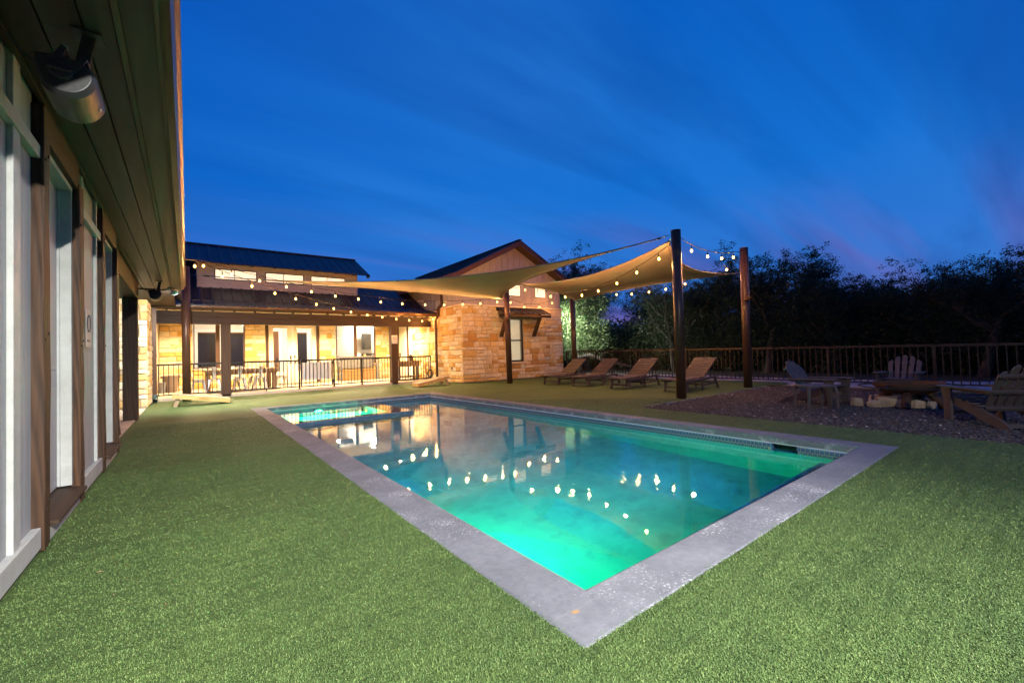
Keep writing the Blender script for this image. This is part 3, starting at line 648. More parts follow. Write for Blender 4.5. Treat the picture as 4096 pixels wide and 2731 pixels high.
def door(y0, y1):
    d = ph_box('door', 'door', -.86, -.815, y0, y1, .17, 2.40)
    w = y1 - y0
    for (a, b, c, e) in ((.12, .46, .25, .95), (.54, .88, .25, .95), (.12, .46, 1.08, 2.18), (.54, .88, 1.08, 2.18)):
        ph_box('panel', 'door', -.816, -.806, y0 + w * a, y0 + w * b, c, e, bev=.008, parent=d)
    ph_box('jamb', 'white_trim', -.86, -.737, y1 + .002, y1 + .045, .165, 2.52, parent=d); ph_box('jamb', 'white_trim', -.86, -.737, y0 - .045, y0 - .002, .165, 2.52, parent=d)
    ph_box('head', 'white_trim', -.86, -.735, y0 - .046, y1 + .046, 2.521, 2.556, parent=d); ph_box('stop', 'white_trim', -.8149, -.80, y1 - .02, y1 + .001, .17, 2.50, parent=d); ph_box('transom', 'door', -.859, -.818, y0, y1, 2.402, 2.52, parent=d)
    s = MB(); s.prism([(-.86, .16), (-.655, .135), (-.655, .112), (-.86, .12)], lambda x, z: (x, y0 - .046, z), lambda x, z: (x, y1 + .046, z)); s.build('threshold', MT['timber_y'], d, bevel=.003)
    ph_box('kick_board', 'white_trim', -.80, -.70, y0 - .046, y1 + .046, .012, .11, parent=d)
    h = MB().lathe([(.012, 0), (.012, .03), (.03, .04), (.03, .06), (.012, .07)], (0, 0, 0), 14).build('handle', MT['black_metal'], d)
    h.rotation_euler = (0, math.radians(90), 0); h.location = Vector((-.815, y0 + .07, 1.02)) - wloc(d)
    ph_box('frieze_board', 'timber_y', -.80, -.702, y0 - .10, y1 + .10, 2.557, 2.789)
door(3.98, 4.855); door(6.29, 7.19)
# soffit: tongue boards, trim strip, outer board, gutter
sof = ph_box('soffit', 'soffit_trim', -1.9, -.255, -5.0, 12.45, 2.815, 2.835)
edges = [-1.9, -1.74, -1.58, -1.42, -1.26, -1.10, -.94, -.78, -.72, -.56, -.40, -.272]
for i in range(len(edges) - 1):
    if edges[i] < -1.0: cuts = [7.3, 12.44]
    else: cuts = [-5, -1.2 + .4 * (i % 3), 2.1 + .9 * (i % 2), 5.2 + .7 * (i % 3), 8.6 - .6 * (i % 2), 12.44]
    for a, b in zip(cuts[:-1], cuts[1:]):
        ph_box('soffit_board', 'soffit', edges[i] + .005, edges[i + 1] - .005, a + .001, b - .001, 2.793, 2.8145, parent=sof)
ph_box('soffit_trim', 'soffit_trim', -.271, -.243, -5.0, 12.46, 2.772, 2.8149, parent=sof)
ph_box('outer_board', 'soffit', -.243, -.115, -5.0, 12.46, 2.786, 2.8149, parent=sof)
ph_box('bed_mould', 'timber_y', -.727, -.70, -5.0, 7.4, 2.762, 2.7925, parent=sof)
ph_box('fascia', 'soffit_trim', -.114, -.095, -5.0, 12.46, 2.775, 3.0)
gt = MB(); gt.prism([(-.094, 2.80), (-.05, 2.80), (-.035, 2.86), (-.012, 2.885), (-.012, 2.915), (-.018, 2.915), (-.022, 2.89), (-.044, 2.865), (-.056, 2.808), (-.094, 2.808)], lambda x, z: (x, -5.0, z), lambda x, z: (x, 12.42, z))
gut = gt.build('gutter', MT['gutter'], ph)
MB().prism([(-.094, 2.80), (-.05, 2.80), (-.035, 2.86), (-.012, 2.885), (-.012, 2.915), (-.094, 2.915)], lambda x, z: (x, 12.421, z), lambda x, z: (x, 12.428, z)).build('end_cap', MT['gutter'], gut)
rf = MB(); rf.prism([(-.10, 2.92), (-.10, 2.95), (-5.5, 5.4), (-5.5, 5.35)], lambda x, z: (x, -5.0, z), lambda x, z: (x, 16.2, z)); rf.build('roof', MT['roof'], ph)
# open corner porch: post, beam, stone end wall, slab
MB().box(-1.015, -.785, 11.30, 11.53, .0, 2.44).build('porch_post', MT['timber_z'], ph, bevel=.01)
MB().box(-1.03, -.78, 7.39, 11.56, 2.445, 2.76).build('porch_beam', MT['timber_y'], ph, bevel=.01)
MB().box(-5.5, -1.0, 7.2, 7.38, .03, 2.79).build('end_wall', MT['white_siding'], ph)
MB().box(-5.5, -.83, 7.39, 14.2, -.02, .012).build('porch_slab', MT['concrete'], ph)
sw = MB().box(-5.5, -.85, 14.30, 20.9, .0, 2.76).build('stone_wall', MT['mortar'], ph)
MB().box(-5.5, -.25, 12.47, 16.2, 2.77, 2.90).build('eave_block', MT['timber_y'], ph)
lay(ph, [(-2.1, -.80, .01, 2.76)], (0, 14.30, 0), (1, 0, 0), 0, 5)
lay(ph, [(14.36, 16.2, .01, 2.76)], (-.85, 0, 0), (0, 1, 0), math.pi / 2, 6)

# sign on the second siding bay
sg = thing('wall_sign', 'small grey notice with a round mark fixed to the pool house siding between the doors', 'sign', (-.718, 5.45, 1.5))
MB().box(-.719, -.715, 5.34, 5.56, 1.28, 1.62).build('plate', MT['door'], sg)
MB().tube([(-.7138, 5.445 + .075 * math.cos(t), 1.49 + .075 * math.sin(t)) for t in [k * math.pi / 12 for k in range(24)]], .006, 6, closed=True).build('round_mark', MT['dark_print'], sg)
MB().box(-.7148, -.7138, 5.37, 5.52, 1.32, 1.345).build('print', MT['dark_print'], sg)

# ---- patio speakers under the eave (pointed back edge, curved grille, bracket and knob)
def speaker(label, y, x=-.455):
    t = thing('patio_speaker', label, 'speaker', (x, y, 2.79), 'patio speakers under the eave')
    cap = [(-.115, .085), (-.10, .01), (-.083, -.05), (-.045, -.083), (0, -.092), (.045, -.08), (.085, -.045), (.11, .012), (.098, .06), (.06, .095), (.0, .11), (-.06, .105)]
    cap = [tuple(.5 * ((2 * p1[k]) + (-p0[k] + p2[k]) * f + (2 * p0[k] - 5 * p1[k] + 4 * p2[k] - p3[k]) * f * f + (-p0[k] + 3 * p1[k] - 3 * p2[k] + p3[k]) * f ** 3) for k in (0, 1)) for p0, p1, p2, p3 in [(cap[i - 1], cap[i], cap[(i + 1) % 12], cap[(i + 2) % 12]) for i in range(12)] for f in (0, .25, .5, .75)]
    Z = 2.49; ins = [(a * .9, .01 + (b - .01) * .88) for a, b in cap]; far = [(a * .97, .005 + b * .97) for a, b in cap]
    MB().prism(cap, lambda a, b: (x + a, y + .03, Z + b), lambda a, b: (x + a * .99, y + .30, Z + b * .99)).build('grille', MT['speaker_grille'], t, smooth=False)
    m = MB(); n = len(cap)
    m.prism(ins, lambda a, b: (x + a * .93, y, Z + .01 + (b - .01) * .93), lambda a, b: (x + a * 1.13, y + .03, Z + .01 + (b - .01) * 1.15)); m.build('end_cap', MT['speaker'], t, bevel=.004)
    MB().prism(far, lambda a, b: (x + a, y + .30, Z + b), lambda a, b: (x + a * .9, y + .325, Z + .01 + (b - .01) * .9)).build('end_cap', MT['speaker'], t)
    k = MB().cyl((x - .012, y - .028, Z + .018), (x - .012, y + .004, Z + .018), .043, .045, 24).build('knob', MT['speaker'], t, bevel=.004)
    MB().box(x - .052, x + .028, y - .040, y - .028, Z + .008, Z + .024).build('grip', MT['speaker'], k, bevel=.003)
    br = MB(); dv = Vector((.42, 0, .91)).normalized(); pv = Vector((.91, 0, -.42)).normalized(); o_ = Vector((x - .012, 0, Z + .018))
    for yy_ in (y - .014, y + .332):
        F = lambda a, b, e=0: tuple(o_ + dv * a + pv * b + Vector((0, yy_ + e, 0)))
        for poly in ([(-.04, -.032), (-.04, .032), (0, .046), (.055, .050), (.055, -.050), (0, -.046)], [(.055, -.050), (.055, -.024), (.10, -.028), (.115, -.050)], [(.055, .024), (.055, .050), (.115, .050), (.10, .028)], [(.055, -.024), (.055, .024), (.066, .016), (.07, 0), (.066, -.016)]):
            br.prism(poly, lambda a, b: F(a, b, -.003), lambda a, b: F(a, b, .003))
    for sgn in (-1, 1):
        c_ = o_ + dv * .112 + pv * .039 * sgn; br.bar((c_.x, y - .014, c_.z), (c_.x, y + .332, c_.z), .022, .005, tuple(dv))
    br.build('bracket', MT['speaker'], t)
    MB().bar((x + .04, y + .13, Z + .12), (x + .07, y + .13, 2.792), .05, .03, (0, 1, 0)).build('stem', MT['speaker'], t); MB().box(x + .01, x + .12, y + .07, y + .19, 2.782, 2.792).build('ceiling_plate', MT['speaker'], t)
    MB().tube([(x - .11, y + .1, Z + .07), (x - .16, y + .04, Z + .10), (x - .24, y - .12, Z + .19), (x - .262, y - .5, 2.74)], .005, 6).build('cable', MT['cable'], t)
    b = MB().lathe([(.012, 0), (.012, .003), (.006, .006)], (0, 0, 0), 8).build('badge', MT['steel'], t)
    b.rotation_euler = (0, math.radians(120), 0); b.location = Vector((x + .098, y + .22, Z - .028)) - wloc(t)
speaker('dark metallic patio speaker hanging under the soffit closest to the viewer', 2.87)
speaker('small dark patio speaker at the far end of the soffit beside the lit floodlight', 11.15, -.50)

# ---- twin head floodlights under the eave
def flood(label, x, y, z, heads, color, up=1, mount=None):
    t = thing('floodlight', label, 'floodlight', (x, y, z))
    if mount is None: MB().cyl((x, y, z + .0), (x, y, z + .03), .055, .055, 18).build('base_plate', MT['casing'], t)
    else: MB().cyl((x, y, z), (x + mount[0] * .03, y + mount[1] * .03, z), .055, .055, 18).build('base_plate', MT['casing'], t)
    for (dx, dy, dz, tgt, P, cone) in heads:
        c = Vector((x + dx, y + dy, z + dz)); d = (Vector(tgt) - c).normalized()
        hd = MB(); hd.tube([(x, y, z), (x + dx * .5, y + dy * .5, z + dz * .6), c - d * .03], .011, 8); hd.tube([c - d * .05, c - d * .02, c + d * .035], [.03, .05, .06], 18); h = hd.build('head', MT['casing'], t)
        MB().cyl(c + d * .0352, c + d * .0385, .052, .052, 18).build('lens', MT['led'], h)
        lamp('lamp', 'SPOT', t, c + d * .045, P, color, tgt, .05, cone, 1.0)
flood('white twin floodlight burning at the far end of the pool house soffit', -.30, 12.20, 2.757, [(.07, .06, -.05, (-.45, 14.6, .6), 800, 150), (.10, -.03, -.05, (1.6, 13.6, .0), 1300, 120)], (.90, .97, 1))
fpst = thing('light_post', 'brown steel light post behind the viewer carrying a floodlight', 'post', (1.3, -4.2, 0))
MB().cyl((1.3, -4.2, -.02), (1.3, -4.2, 3.86), .05, n=20).build('shaft', MT['pole'], fpst); MB().box(1.18, 1.42, -4.32, -4.08, 0, .015).build('base_plate', MT['pole'], fpst)
flood('white twin floodlight on the light post behind the viewer', 1.3, -4.2, 3.87, [(-.12, .14, .05, (.9, 1.6, 0), 9000, 76), (.12, .14, .05, (5.5, .8, 0), 1500, 70)], (1, .98, .90))

# ---- bar chair on the corner porch
bc = thing('bar_chair', 'tall dark metal bar chair on the corner porch behind the pool house wall', 'chair', (-1.05, 8.9, .012))
for sx in (-1, 1):
    for sy in (-1, 1): MB().tube([(-1.05 + sx * .15, 8.9 + sy * .15, .72), (-1.05 + sx * .2, 8.9 + sy * .2, .013)], [.020, .013], 8).build('leg', MT['bronze_metal'], bc)
MB().box(-1.22, -.88, 8.73, 9.07, .72, .75).build('seat', MT['bronze_metal'], bc, bevel=.01)
MB().tube([(-.93, 8.75, .74), (-.90, 8.74, 1.0), (-.89, 8.78, 1.06), (-.89, 9.02, 1.06), (-.90, 9.06, 1.0), (-.93, 9.05, .74)], .012, 8).build('backrest', MT['bronze_metal'], bc)
MB().bar((-.92, 8.90, .745), (-.89, 8.90, 1.05), .09, .004, (0, 1, 0)).build('back_splat', MT['bronze_metal'], bc)
for z in (.25, .26): pass
MB().tube([(-1.23, 8.72, .27), (-.87, 8.72, .27), (-.87, 9.08, .27), (-1.23, 9.08, .27)], .009, 6, closed=True).build('foot_ring', MT['bronze_metal'], bc)
# ================================================================== the porch wing of the house
pw = thing('porch_wing', 'long low house wing with a lit timber porch under a dark metal roof', 'building', (3.8, 18, 0))
SZ = .08
def pb(name, mat, *b, bev=0, parent=None): return MB().box(*b).build(name, MT[mat], parent or pw, bevel=bev)
pb('porch_slab', 'concrete', -.84, 8.36, 16.34, 20.95, -.02, SZ, bev=.01)
for (a, b) in ((.86, 1.12), (6.44, 6.70)): pb('porch_post', 'timber_z', a, b, 16.34, 16.60, SZ * 0, 2.305, bev=.012)
beam = pb('porch_beam', 'timber_x', -.83, 8.20, 16.355, 16.585, 2.307, 2.53, bev=.01)
pb('porch_beam', 'timber_x', -.83, 8.20, 16.37, 16.57, 2.532, 2.70, bev=.006)
for i in range(16):
    x = -.5 + i * .565; MB().prism([(16.15, 2.68), (16.36, 2.70), (16.36, 2.80), (16.15, 2.76)], lambda y, z: (x, y, z), lambda y, z: (x + .05, y, z)).build('rafter_tail', MT['timber_y'], pw)
gt = MB(); gt.prism([(16.13, 2.72), (16.06, 2.72), (16.04, 2.77), (16.015, 2.80), (16.015, 2.83), (16.13, 2.83)], lambda y, z: (-.83, y, z), lambda y, z: (8.40, y, z)); gt.build('gutter', MT['gutter'], pw)
# lower roof, upper roof, with standing ribs
def roof_slope(name, x0, x1, ya, za, yb, zb, thick=.03, rib=.29, xa_off=.1, mat='roof', rw=.05, rh=.028):
    m = MB(); m.prism([(ya, za), (yb, zb), (yb, zb - thick), (ya, za - thick)], lambda y, z: (x0, y, z), lambda y, z: (x1, y, z)); r = m.build(name, MT[mat], pw)
    x = x0 + xa_off; me = None
    while x < x1 - .04:
        if me is None:
            k = MB(); d = Vector((0, yb - ya, zb - za)); nrm = Vector((0, -(zb - za), (yb - ya))).normalized() * rh
            P = [(-rw, 0), (-rw * .45, 1), (rw * .45, 1), (rw, 0)]
            for base in (Vector((0, ya - .012, za - .012 * (zb - za) / (yb - ya))), Vector((0, yb, zb))): k.v += [tuple(base + Vector((a, 0, 0)) + nrm * h) for a, h in P]
            k.f += [(0, 1, 5, 4), (1, 2, 6, 5), (2, 3, 7, 6), (3, 2, 1, 0), (4, 5, 6, 7)]; me = k.mesh('rib'); me.materials.append(MT[mat])
        o = bpy.data.objects.new('rib', me); COL.objects.link(o); o.location = (x, 0, 0); attach(o, r); x += rib
    return r
roof_slope('lower_roof', -.84, 8.44, 16.04, 2.865, 17.5, 3.17)
roof_slope('upper_roof', -2.2, 8.44, 17.46, 3.185, 20.1, 4.62, rib=.31)
MB().prism([(20.1, 4.62), (23.5, 2.9), (23.5, 2.86), (20.1, 4.585)], lambda y, z: (-2.2, y, z), lambda y, z: (8.44, y, z)).build('back_roof', MT['roof'], pw)
# clerestory dormer
dw = pb('dormer_wall', 'taupe_siding', .30, 5.84, 18.52, 20.0, 3.40, 4.66)
MB().prism([(18.55, 4.6), (20.0, 5.42), (21.3, 4.7)], lambda y, z: (.35, y, z), lambda y, z: (5.80, y, z)).build('dormer_gable', MT['taupe_siding'], dw)
for z in (3.86, 3.97, 4.06, 4.48, 4.58): pb('lap_joint', 'taupe_siding', .301, 5.839, 18.514, 18.519, z, z + .012, parent=dw)
pb('corner_board', 'taupe_siding', .29, .40, 18.50, 18.52, 3.72, 4.66, parent=dw); pb('corner_board', 'taupe_siding', 5.74, 5.85, 18.50, 18.52, 3.78, 4.66, parent=dw); pb('sill_flashing', 'roof', .26, 5.88, 18.46, 18.52, 3.70, 3.76, parent=dw)
for (a, b) in ((.83, 2.08), (2.42, 3.70), (4.02, 5.30)):
    w = pb('clerestory_window', 'black_metal', a - .03, b + .03, 18.485, 18.52, 4.07, 4.455)
    pb('pane', 'lit_pane', a, b, 18.478, 18.484, 4.10, 4.425, parent=w)
    pb('mullion', 'black_metal', (a + b) / 2 - .06, (a + b) / 2 - .04, 18.47, 18.477, 4.10, 4.425, parent=w)
    for (q, r_) in ((a - .13, a - .032), (b + .032, b + .13)): pb('casing', 'taupe_siding', q, r_, 18.50, 18.52, 4.02, 4.50, parent=w)
dr = roof_slope('dormer_roof', -.10, 6.22, 18.0, 4.585, 20.0, 5.62, rib=.33)
MB().prism([(20.0, 5.62), (22.0, 4.585), (22.0, 4.555), (20.0, 5.59)], lambda y, z: (-.10, y, z), lambda y, z: (6.22, y, z)).build('back_slope', MT['roof'], dr)
pb('ridge_cap', 'roof', -.11, 6.23, 19.93, 20.07, 5.60, 5.65, parent=dr)
MB().prism([(17.985, 4.52), (20.0, 5.56), (20.0, 5.62), (17.985, 4.58)], lambda y, z: (6.19, y, z), lambda y, z: (6.225, y, z)).build('rake_board', MT['fascia'], dr)
for i in range(8):
    x = .45 + i * .74; MB().prism([(18.06, 4.56), (18.5, 4.62), (18.5, 4.78), (18.06, 4.58)], lambda y, z: (x, y, z), lambda y, z: (x + .045, y, z)).build('rafter_tail', MT['timber_y'], dr)
MB().prism([(17.98, 4.47), (18.12, 4.47), (18.2, 4.56), (18.2, 4.62), (17.98, 4.53)], lambda y, z: (6.13, y, z), lambda y, z: (6.19, y, z)).build('rafter_tail', MT['timber_y'], dr)
# back wall of the porch with its openings
YB = 20.86
core = MB()
for b in ((-.85, .17, 0, 2.8), (.17, 1.92, 0, .80), (1.92, 2.67, 0, 2.8), (4.80, 5.52, 0, 2.8), (5.52, 7.40, 0, .78), (7.40, 8.42, 0, 2.8)): core.box(b[0], b[1], YB, YB + .18, b[2], b[3])
core.box(-.85, 8.42, YB, YB + .18, 2.8, 3.05); core.build('wall', MT['mortar'], pw)
STS = [(-.84, .17, SZ, 2.74), (.17, 1.92, SZ, .80), (1.92, 2.66, SZ, 2.74), (4.81, 5.51, SZ, 2.74), (5.51, 7.41, SZ, .78), (7.41, 8.36, SZ, 2.74)]
lay(pw, STS, (0, YB, 0), (1, 0, 0), 0, 21)
pb('porch_ceiling', 'cream', -.84, 8.42, 16.6, YB + .18, 2.745, 2.77)
pb('sill', 'mortar', .15, 1.94, YB - .09, YB - .002, .801, .85, bev=.01); pb('sill', 'mortar', 5.50, 7.42, YB - .09, YB - .002, .781, .83, bev=.01)
for (a, b, z0, mu, mw) in ((.20, 1.91, .86, .985, .07), (5.55, 7.39, .84, 6.43, .065)):
    w = MB(); w.box(a, a + .035, YB - .03, YB + .06, z0, 2.74); w.box(b - .045, b, YB - .03, YB + .06, z0, 2.74); w.box(a + .035, b - .045, YB - .03, YB + .06, z0, z0 + .04); w.box(mu - mw, mu + mw, YB - .035, YB + .055, z0 + .04, 2.74); wf = w.build('window', MT['gutter'], pw)
    for (p, q) in ((a + .036, mu - mw - .001), (mu + mw + .001, b - .046)): pb('pane', 'glass', p, q, YB + .01, YB + .016, z0 + .041, 2.74, parent=wf)
for (a, b) in ((2.675, 2.775), (4.695, 4.795)): pb('door_trim', 'old_timber', a, b, YB - .06, YB + .08, SZ, 2.744)
for (a, b, hand) in ((2.79, 3.70, 1), (3.72, 4.68, -1)):
    l_ = MB(); ga, gb_ = (a + .17, b - .20) if hand > 0 else (a + .18, b - .19)
    l_.box(a, ga, YB, YB + .045, SZ + .02, 2.744); l_.box(gb_, b, YB, YB + .045, SZ + .02, 2.744); l_.box(ga, gb_, YB, YB + .045, SZ + .02, .62); l_.box(ga, gb_, YB, YB + .045, 2.50, 2.744); d = l_.build('french_door', MT['cream'], pw)
    for q in ((ga - .03, ga, .60, 2.52), (gb_, gb_ + .03, .60, 2.52)): pb('moulding', 'cream', q[0], q[1], YB - .014, YB - .001, q[2], q[3], parent=d)
    pb('moulding', 'cream', ga, gb_, YB - .014, YB - .001, .585, .618, parent=d); pb('moulding', 'cream', ga, gb_, YB - .014, YB - .001, 2.502, 2.535, parent=d)
    pb('pane', 'glass', ga, gb_, YB + .02, YB + .026, .62, 2.50, parent=d)
    hx = b - .07 if hand > 0 else a + .07
    pb('lock_plate', 'black_metal', hx - .03, hx + .03, YB - .02, YB - .001, 1.12 if hand > 0 else 1.18, 1.30, bev=.005, parent=d); pb('handle', 'black_metal', hx - .03, hx + .03, YB - .03, YB - .001, .93, 1.07, bev=.005, parent=d)
    MB().tube([(hx, YB - .04, 1.0), (hx - hand * .12, YB - .05, 1.0)], .009, 8).build('handle', MT['black_metal'], d)
# recessed porch lights in the ceiling
for i, (x, y) in enumerate(((.2, 18.7), (2.6, 18.7), (5.0, 18.7), (7.3, 18.5))):
    nm = ['above the left end of the dining table', 'above the right end of the dining table', 'between the gate and the carved bench', 'above the side table at the right'][i]
    t = thing('ceiling_downlight', 'round recessed downlight in the porch ceiling ' + nm, 'light', (x, y, 2.74), 'porch ceiling lights')
    MB().cyl((x, y, 2.744), (x, y, 2.735), .09, .085, 20).build('trim_ring', MT['casing'], t); MB().cyl((x, y, 2.7345), (x, y, 2.730), .065, .065, 20).build('lens', MT['can_light'], t)
    lamp('lamp', 'SPOT', t, (x, y, 2.72), 1350, (1, .72, .38), (x, y, 0), .06, 165, .5)
# ---- the room seen through the glass
room = MB()
room.quad((.0, 21.05, SZ), (8.3, 21.05, SZ), (8.3, 26, SZ), (0, 26, SZ))
rm = tag(room.build('floor', MT['wood_bench']), kind='structure')
rw = thing('great_room', 'white walled living room seen through the porch windows and glass doors', 'room', (4, 24, SZ))
MB().quad((-.02, 26, SZ), (8.32, 26, SZ), (8.32, 26, 3.05), (-.02, 26, 3.05)).build('back_wall', MT['room_white'], rw)
MB().quad((0, 21.04, SZ), (0, 26, SZ), (0, 26, 3.05), (0, 21.04, 3.05)).build('side_wall', MT['room_white'], rw)
MB().box(6.98, 7.08, 22.9, 25.99, SZ, 3.04).build('partition', MT['room_white'], rw)
MB().quad((8.3, 21.04, SZ), (8.3, 26, SZ), (8.3, 26, 3.05), (8.3, 21.04, 3.05)).build('side_wall', MT['room_white'], rw)
MB().quad((0, 21.04, 3.05), (8.3, 21.04, 3.05), (8.3, 26, 3.05), (0, 26, 3.05)).build('ceiling', MT['room_white'], rw)
MB().box(7.09, 8.29, 22.96, 23.02, SZ + .001, 3.03).build('partition', MT['room_white'], rw)
def blindwin(x0, x1, z0, z1, nm):
    t = thing('window_blind', nm, 'blind', ((x0 + x1) / 2, 25.95, z0), 'dark blinds in the living room')
    for c in ((x0 - .16, x0 - .002, z0 - .14, z1 + .16), (x1 + .002, x1 + .16, z0 - .14, z1 + .16), (x0 - .0019, x1 + .0019, z1 + .002, z1 + .16), (x0 - .0019, x1 + .0019, z0 - .14, z0 - .002)): MB().box(c[0], c[1], 25.95, 25.995, c[2], c[3]).build('casing', MT['casing'], t)
    MB().box(x0, x1, 25.98, 25.99, z0, z1).build('dark_glass', MT['dark_panel'], t)
    MB().box(x0, x1, 25.91, 25.95, z1 - .07, z1).build('head_rail', MT['wood_door'], t)
    k = int((z1 - z0 - .08) / .047); me = None
    for i in range(k):
        z = z1 - .09 - i * .047
        if me is None: me = MB().prism([(25.925, .004), (25.965, -.012), (25.965, -.008), (25.925, .008)], lambda y, q: (x0 + .01, y, q), lambda y, q: (x1 - .01, y, q)).mesh('slat'); me.materials.append(MT['blind'])
        o = bpy.data.objects.new('slat', me); COL.objects.link(o); o.location = (0, 0, z); attach(o, t)
blindwin(.42, 1.24, .86, 2.60, 'dark slatted blind behind the left half of the leftmost porch window')
blindwin(1.62, 2.42, .86, 2.60, 'dark slatted blind behind the right half of the leftmost porch window')
blindwin(4.70, 5.34, .86, 2.60, 'dark slatted blind seen through the right glass door')
wd = thing('interior_door', 'walnut brown panelled door seen through the left glass door', 'door', (3.6, 25.95, SZ))
MB().box(3.12, 3.94, 25.94, 25.985, SZ + .002, 2.66).build('leaf', MT['wood_door'], wd)
for (a, b, c, e) in ((.10, .46, .2, 1.0), (.54, .90, .2, 1.0), (.10, .46, 1.15, 2.35), (.54, .90, 1.15, 2.35)): MB().box(3.12 + .82 * a, 3.12 + .82 * b, 25.925, 25.939, c, e).build('panel', MT['wood_door'], wd, bevel=.008)
MB().box(3.80, 3.88, 25.90, 25.938, 1.05, 1.22).build('lock', MT['dark_panel'], wd)
for c in ((2.96, 3.118), (3.942, 4.10)): MB().box(c[0], c[1], 25.95, 25.995, SZ + .002, 2.82).build('casing', MT['casing'], wd)
MB().box(3.119, 3.941, 25.95, 25.995, 2.662, 2.82).build('casing', MT['casing'], wd)
tv = thing('television', 'dark flat television on a wall arm seen through the right porch window', 'television', (7.6, 22.8, 1.9))
MB().bar((7.30, 22.60, 1.96), (7.88, 22.86, 1.96), .045, .84, (0, 0, 1)).build('screen', MT['screen'], tv, bevel=.006)
MB().bar((7.60, 22.76, 1.96), (7.66, 22.955, 1.96), .06, .10).build('wall_arm', MT['black_metal'], tv)
sb = thing('sound_bar', 'dark speaker bar on a small shelf below the television', 'speaker', (7.7, 22.85, 1.2))
MB().box(7.30, 8.05, 22.75, 22.90, 1.19, 1.33).build('body', MT['screen'], sb, bevel=.03); MB().box(7.15, 8.15, 22.70, 22.955, 1.13, 1.188).build('shelf', MT['room_white'], sb); MB().box(7.17, 7.24, 22.72, 22.94, SZ + .002, 1.129).build('leg', MT['room_white'], sb); MB().box(8.06, 8.13, 22.72, 22.94, SZ + .002, 1.129).build('leg', MT['room_white'], sb)
for x in (1.6, 4.2, 6.2, 7.6):
    nm = {1.6: 'left', 4.2: 'middle', 6.2: 'right', 7.6: 'television corner'}[x]; y = 23.4 if x < 7 else 22.0
    t = thing('room_light', 'round flush light on the living room ceiling, %s' % nm, 'light', (x, y, 3.04), 'living room ceiling lights')
    MB().cyl((x, y, 3.045), (x, y, 3.0), .14, .13, 20).build('base', MT['casing'], t); MB().cyl((x, y, 2.999), (x, y, 2.985), .12, .11, 20).build('diffuser', MT['can_light'], t); lamp('lamp', 'POINT', t, (x, y, 2.90), 380 if x < 7 else 170, (1, .86, .66), None, .1)
# ================================================================== the stone gable block
gh = thing('gable_house', 'tall stone gable block with taupe board siding and an awning over its window', 'building', (11.1, 14.3, 0))
def gb2(name, mat, *b, bev=0, parent=None): return MB().box(*b).build(name, MT[mat], parent or gh, bevel=bev)
GL, GR, GF = 8.42, 13.76, 14.2
core = MB(); core.box(GL + .06, 10.60, GF + .06, GF + .28, 0, 3.03); core.box(11.46, GR - .06, GF + .06, GF + .28, 0, 3.03); core.box(10.60, 11.46, GF + .06, GF + .28, 0, .72); core.box(10.60, 11.46, GF + .06, GF + .28, 2.56, 3.03)
core.box(GL + .06, GL + .28, GF + .28, 18.9, 0, 3.03); core.box(GL + .06, GL + .28, 18.9, 23.5, 2.76, 3.03); core.box(GR - .28, GR - .06, GF + .28, 23.5, 0, 3.03); core.build('wall', MT['mortar'], gh)
n1 = lay(gh, [(GL, 10.58, .01, 3.0), (11.48, GR, .01, 3.0), (10.58, 11.48, .01, .64), (10.58, 11.48, 2.58, 3.0)], (0, GF + .06, 0), (1, 0, 0), 0, 31)
n2 = lay(gh, [(-16.3, -(GF + .07), .01, 3.0)], (GL + .06, 0, 0), (0, -1, 0), -math.pi / 2, 32)
print('gable stones', n1, n2)
lay(gh, [(-18.88, -16.31, .09, 2.74)], (GL + .06, 0, 0), (0, -1, 0), -math.pi / 2, 33, joined=True)
MB().box(GL - .04, GR + .04, GF - .05, GF + .29, 3.005, 3.06).build('stone_cap', MT['stone'], gh, bevel=.012); MB().box(GL - .04, GL + .30, GF + .291, 16.0, 3.005, 3.06).build('stone_cap', MT['stone'], gh, bevel=.012)
MB().box(10.50, 11.56, GF - .04, GF + .2, .645, .73).build('window_sill', MT['stone'], gh, bevel=.015)
# siding above the stone
RX, RZ_, SL = 11.09, 5.76, .516
up = MB(); up.prism([(GL + .05, 3.06), (GR - .05, 3.06), (GR - .05, RZ_ - .12 - (GR - .05 - RX) * SL), (RX, RZ_ - .12), (GL + .05, RZ_ - .12 - (RX - GL - .05) * SL)], lambda x, z: (x, GF + .08, z), lambda x, z: (x, GF + .24, z)); us = up.build('siding', MT['taupe_siding'], gh)
x = GL + .2
while x < GR - .1:
    zt = RZ_ - .16 - abs(x - RX) * SL; gb2('batten', 'taupe_siding', x - .022, x + .022, GF + .058, GF + .079, 3.061, zt, parent=us); x += .31
MB().box(GL + .05, GL + .2, GF + .241, 23.5, 3.061, RZ_ - .14 - (RX - GL) * SL).build('side_siding', MT['taupe_siding'], gh)
y = GF + .5
while y < 20: gb2('batten', 'taupe_siding', GL + .03, GL + .049, y - .022, y + .022, 3.061, 4.2, parent=us); y += .33
for (a, b) in ((9.28, 9.86), (10.76, 11.34), (12.20, 12.77)):
    w = gb2('gable_window', 'black_metal', a - .03, b + .03, GF + .03, GF + .079, 3.49, 3.99); gb2('pane', 'lit_pane', a, b, GF + .024, GF + .0295, 3.52, 3.96, parent=w)
    for c in ((a - .11, a - .031, 3.41, 4.07), (b + .031, b + .11, 3.41, 4.07), (a - .0309, b + .0309, 3.991, 4.07), (a - .0309, b + .0309, 3.41, 3.489)): gb2('casing', 'taupe_siding', c[0], c[1], GF + .035, GF + .056, c[2], c[3], parent=w)
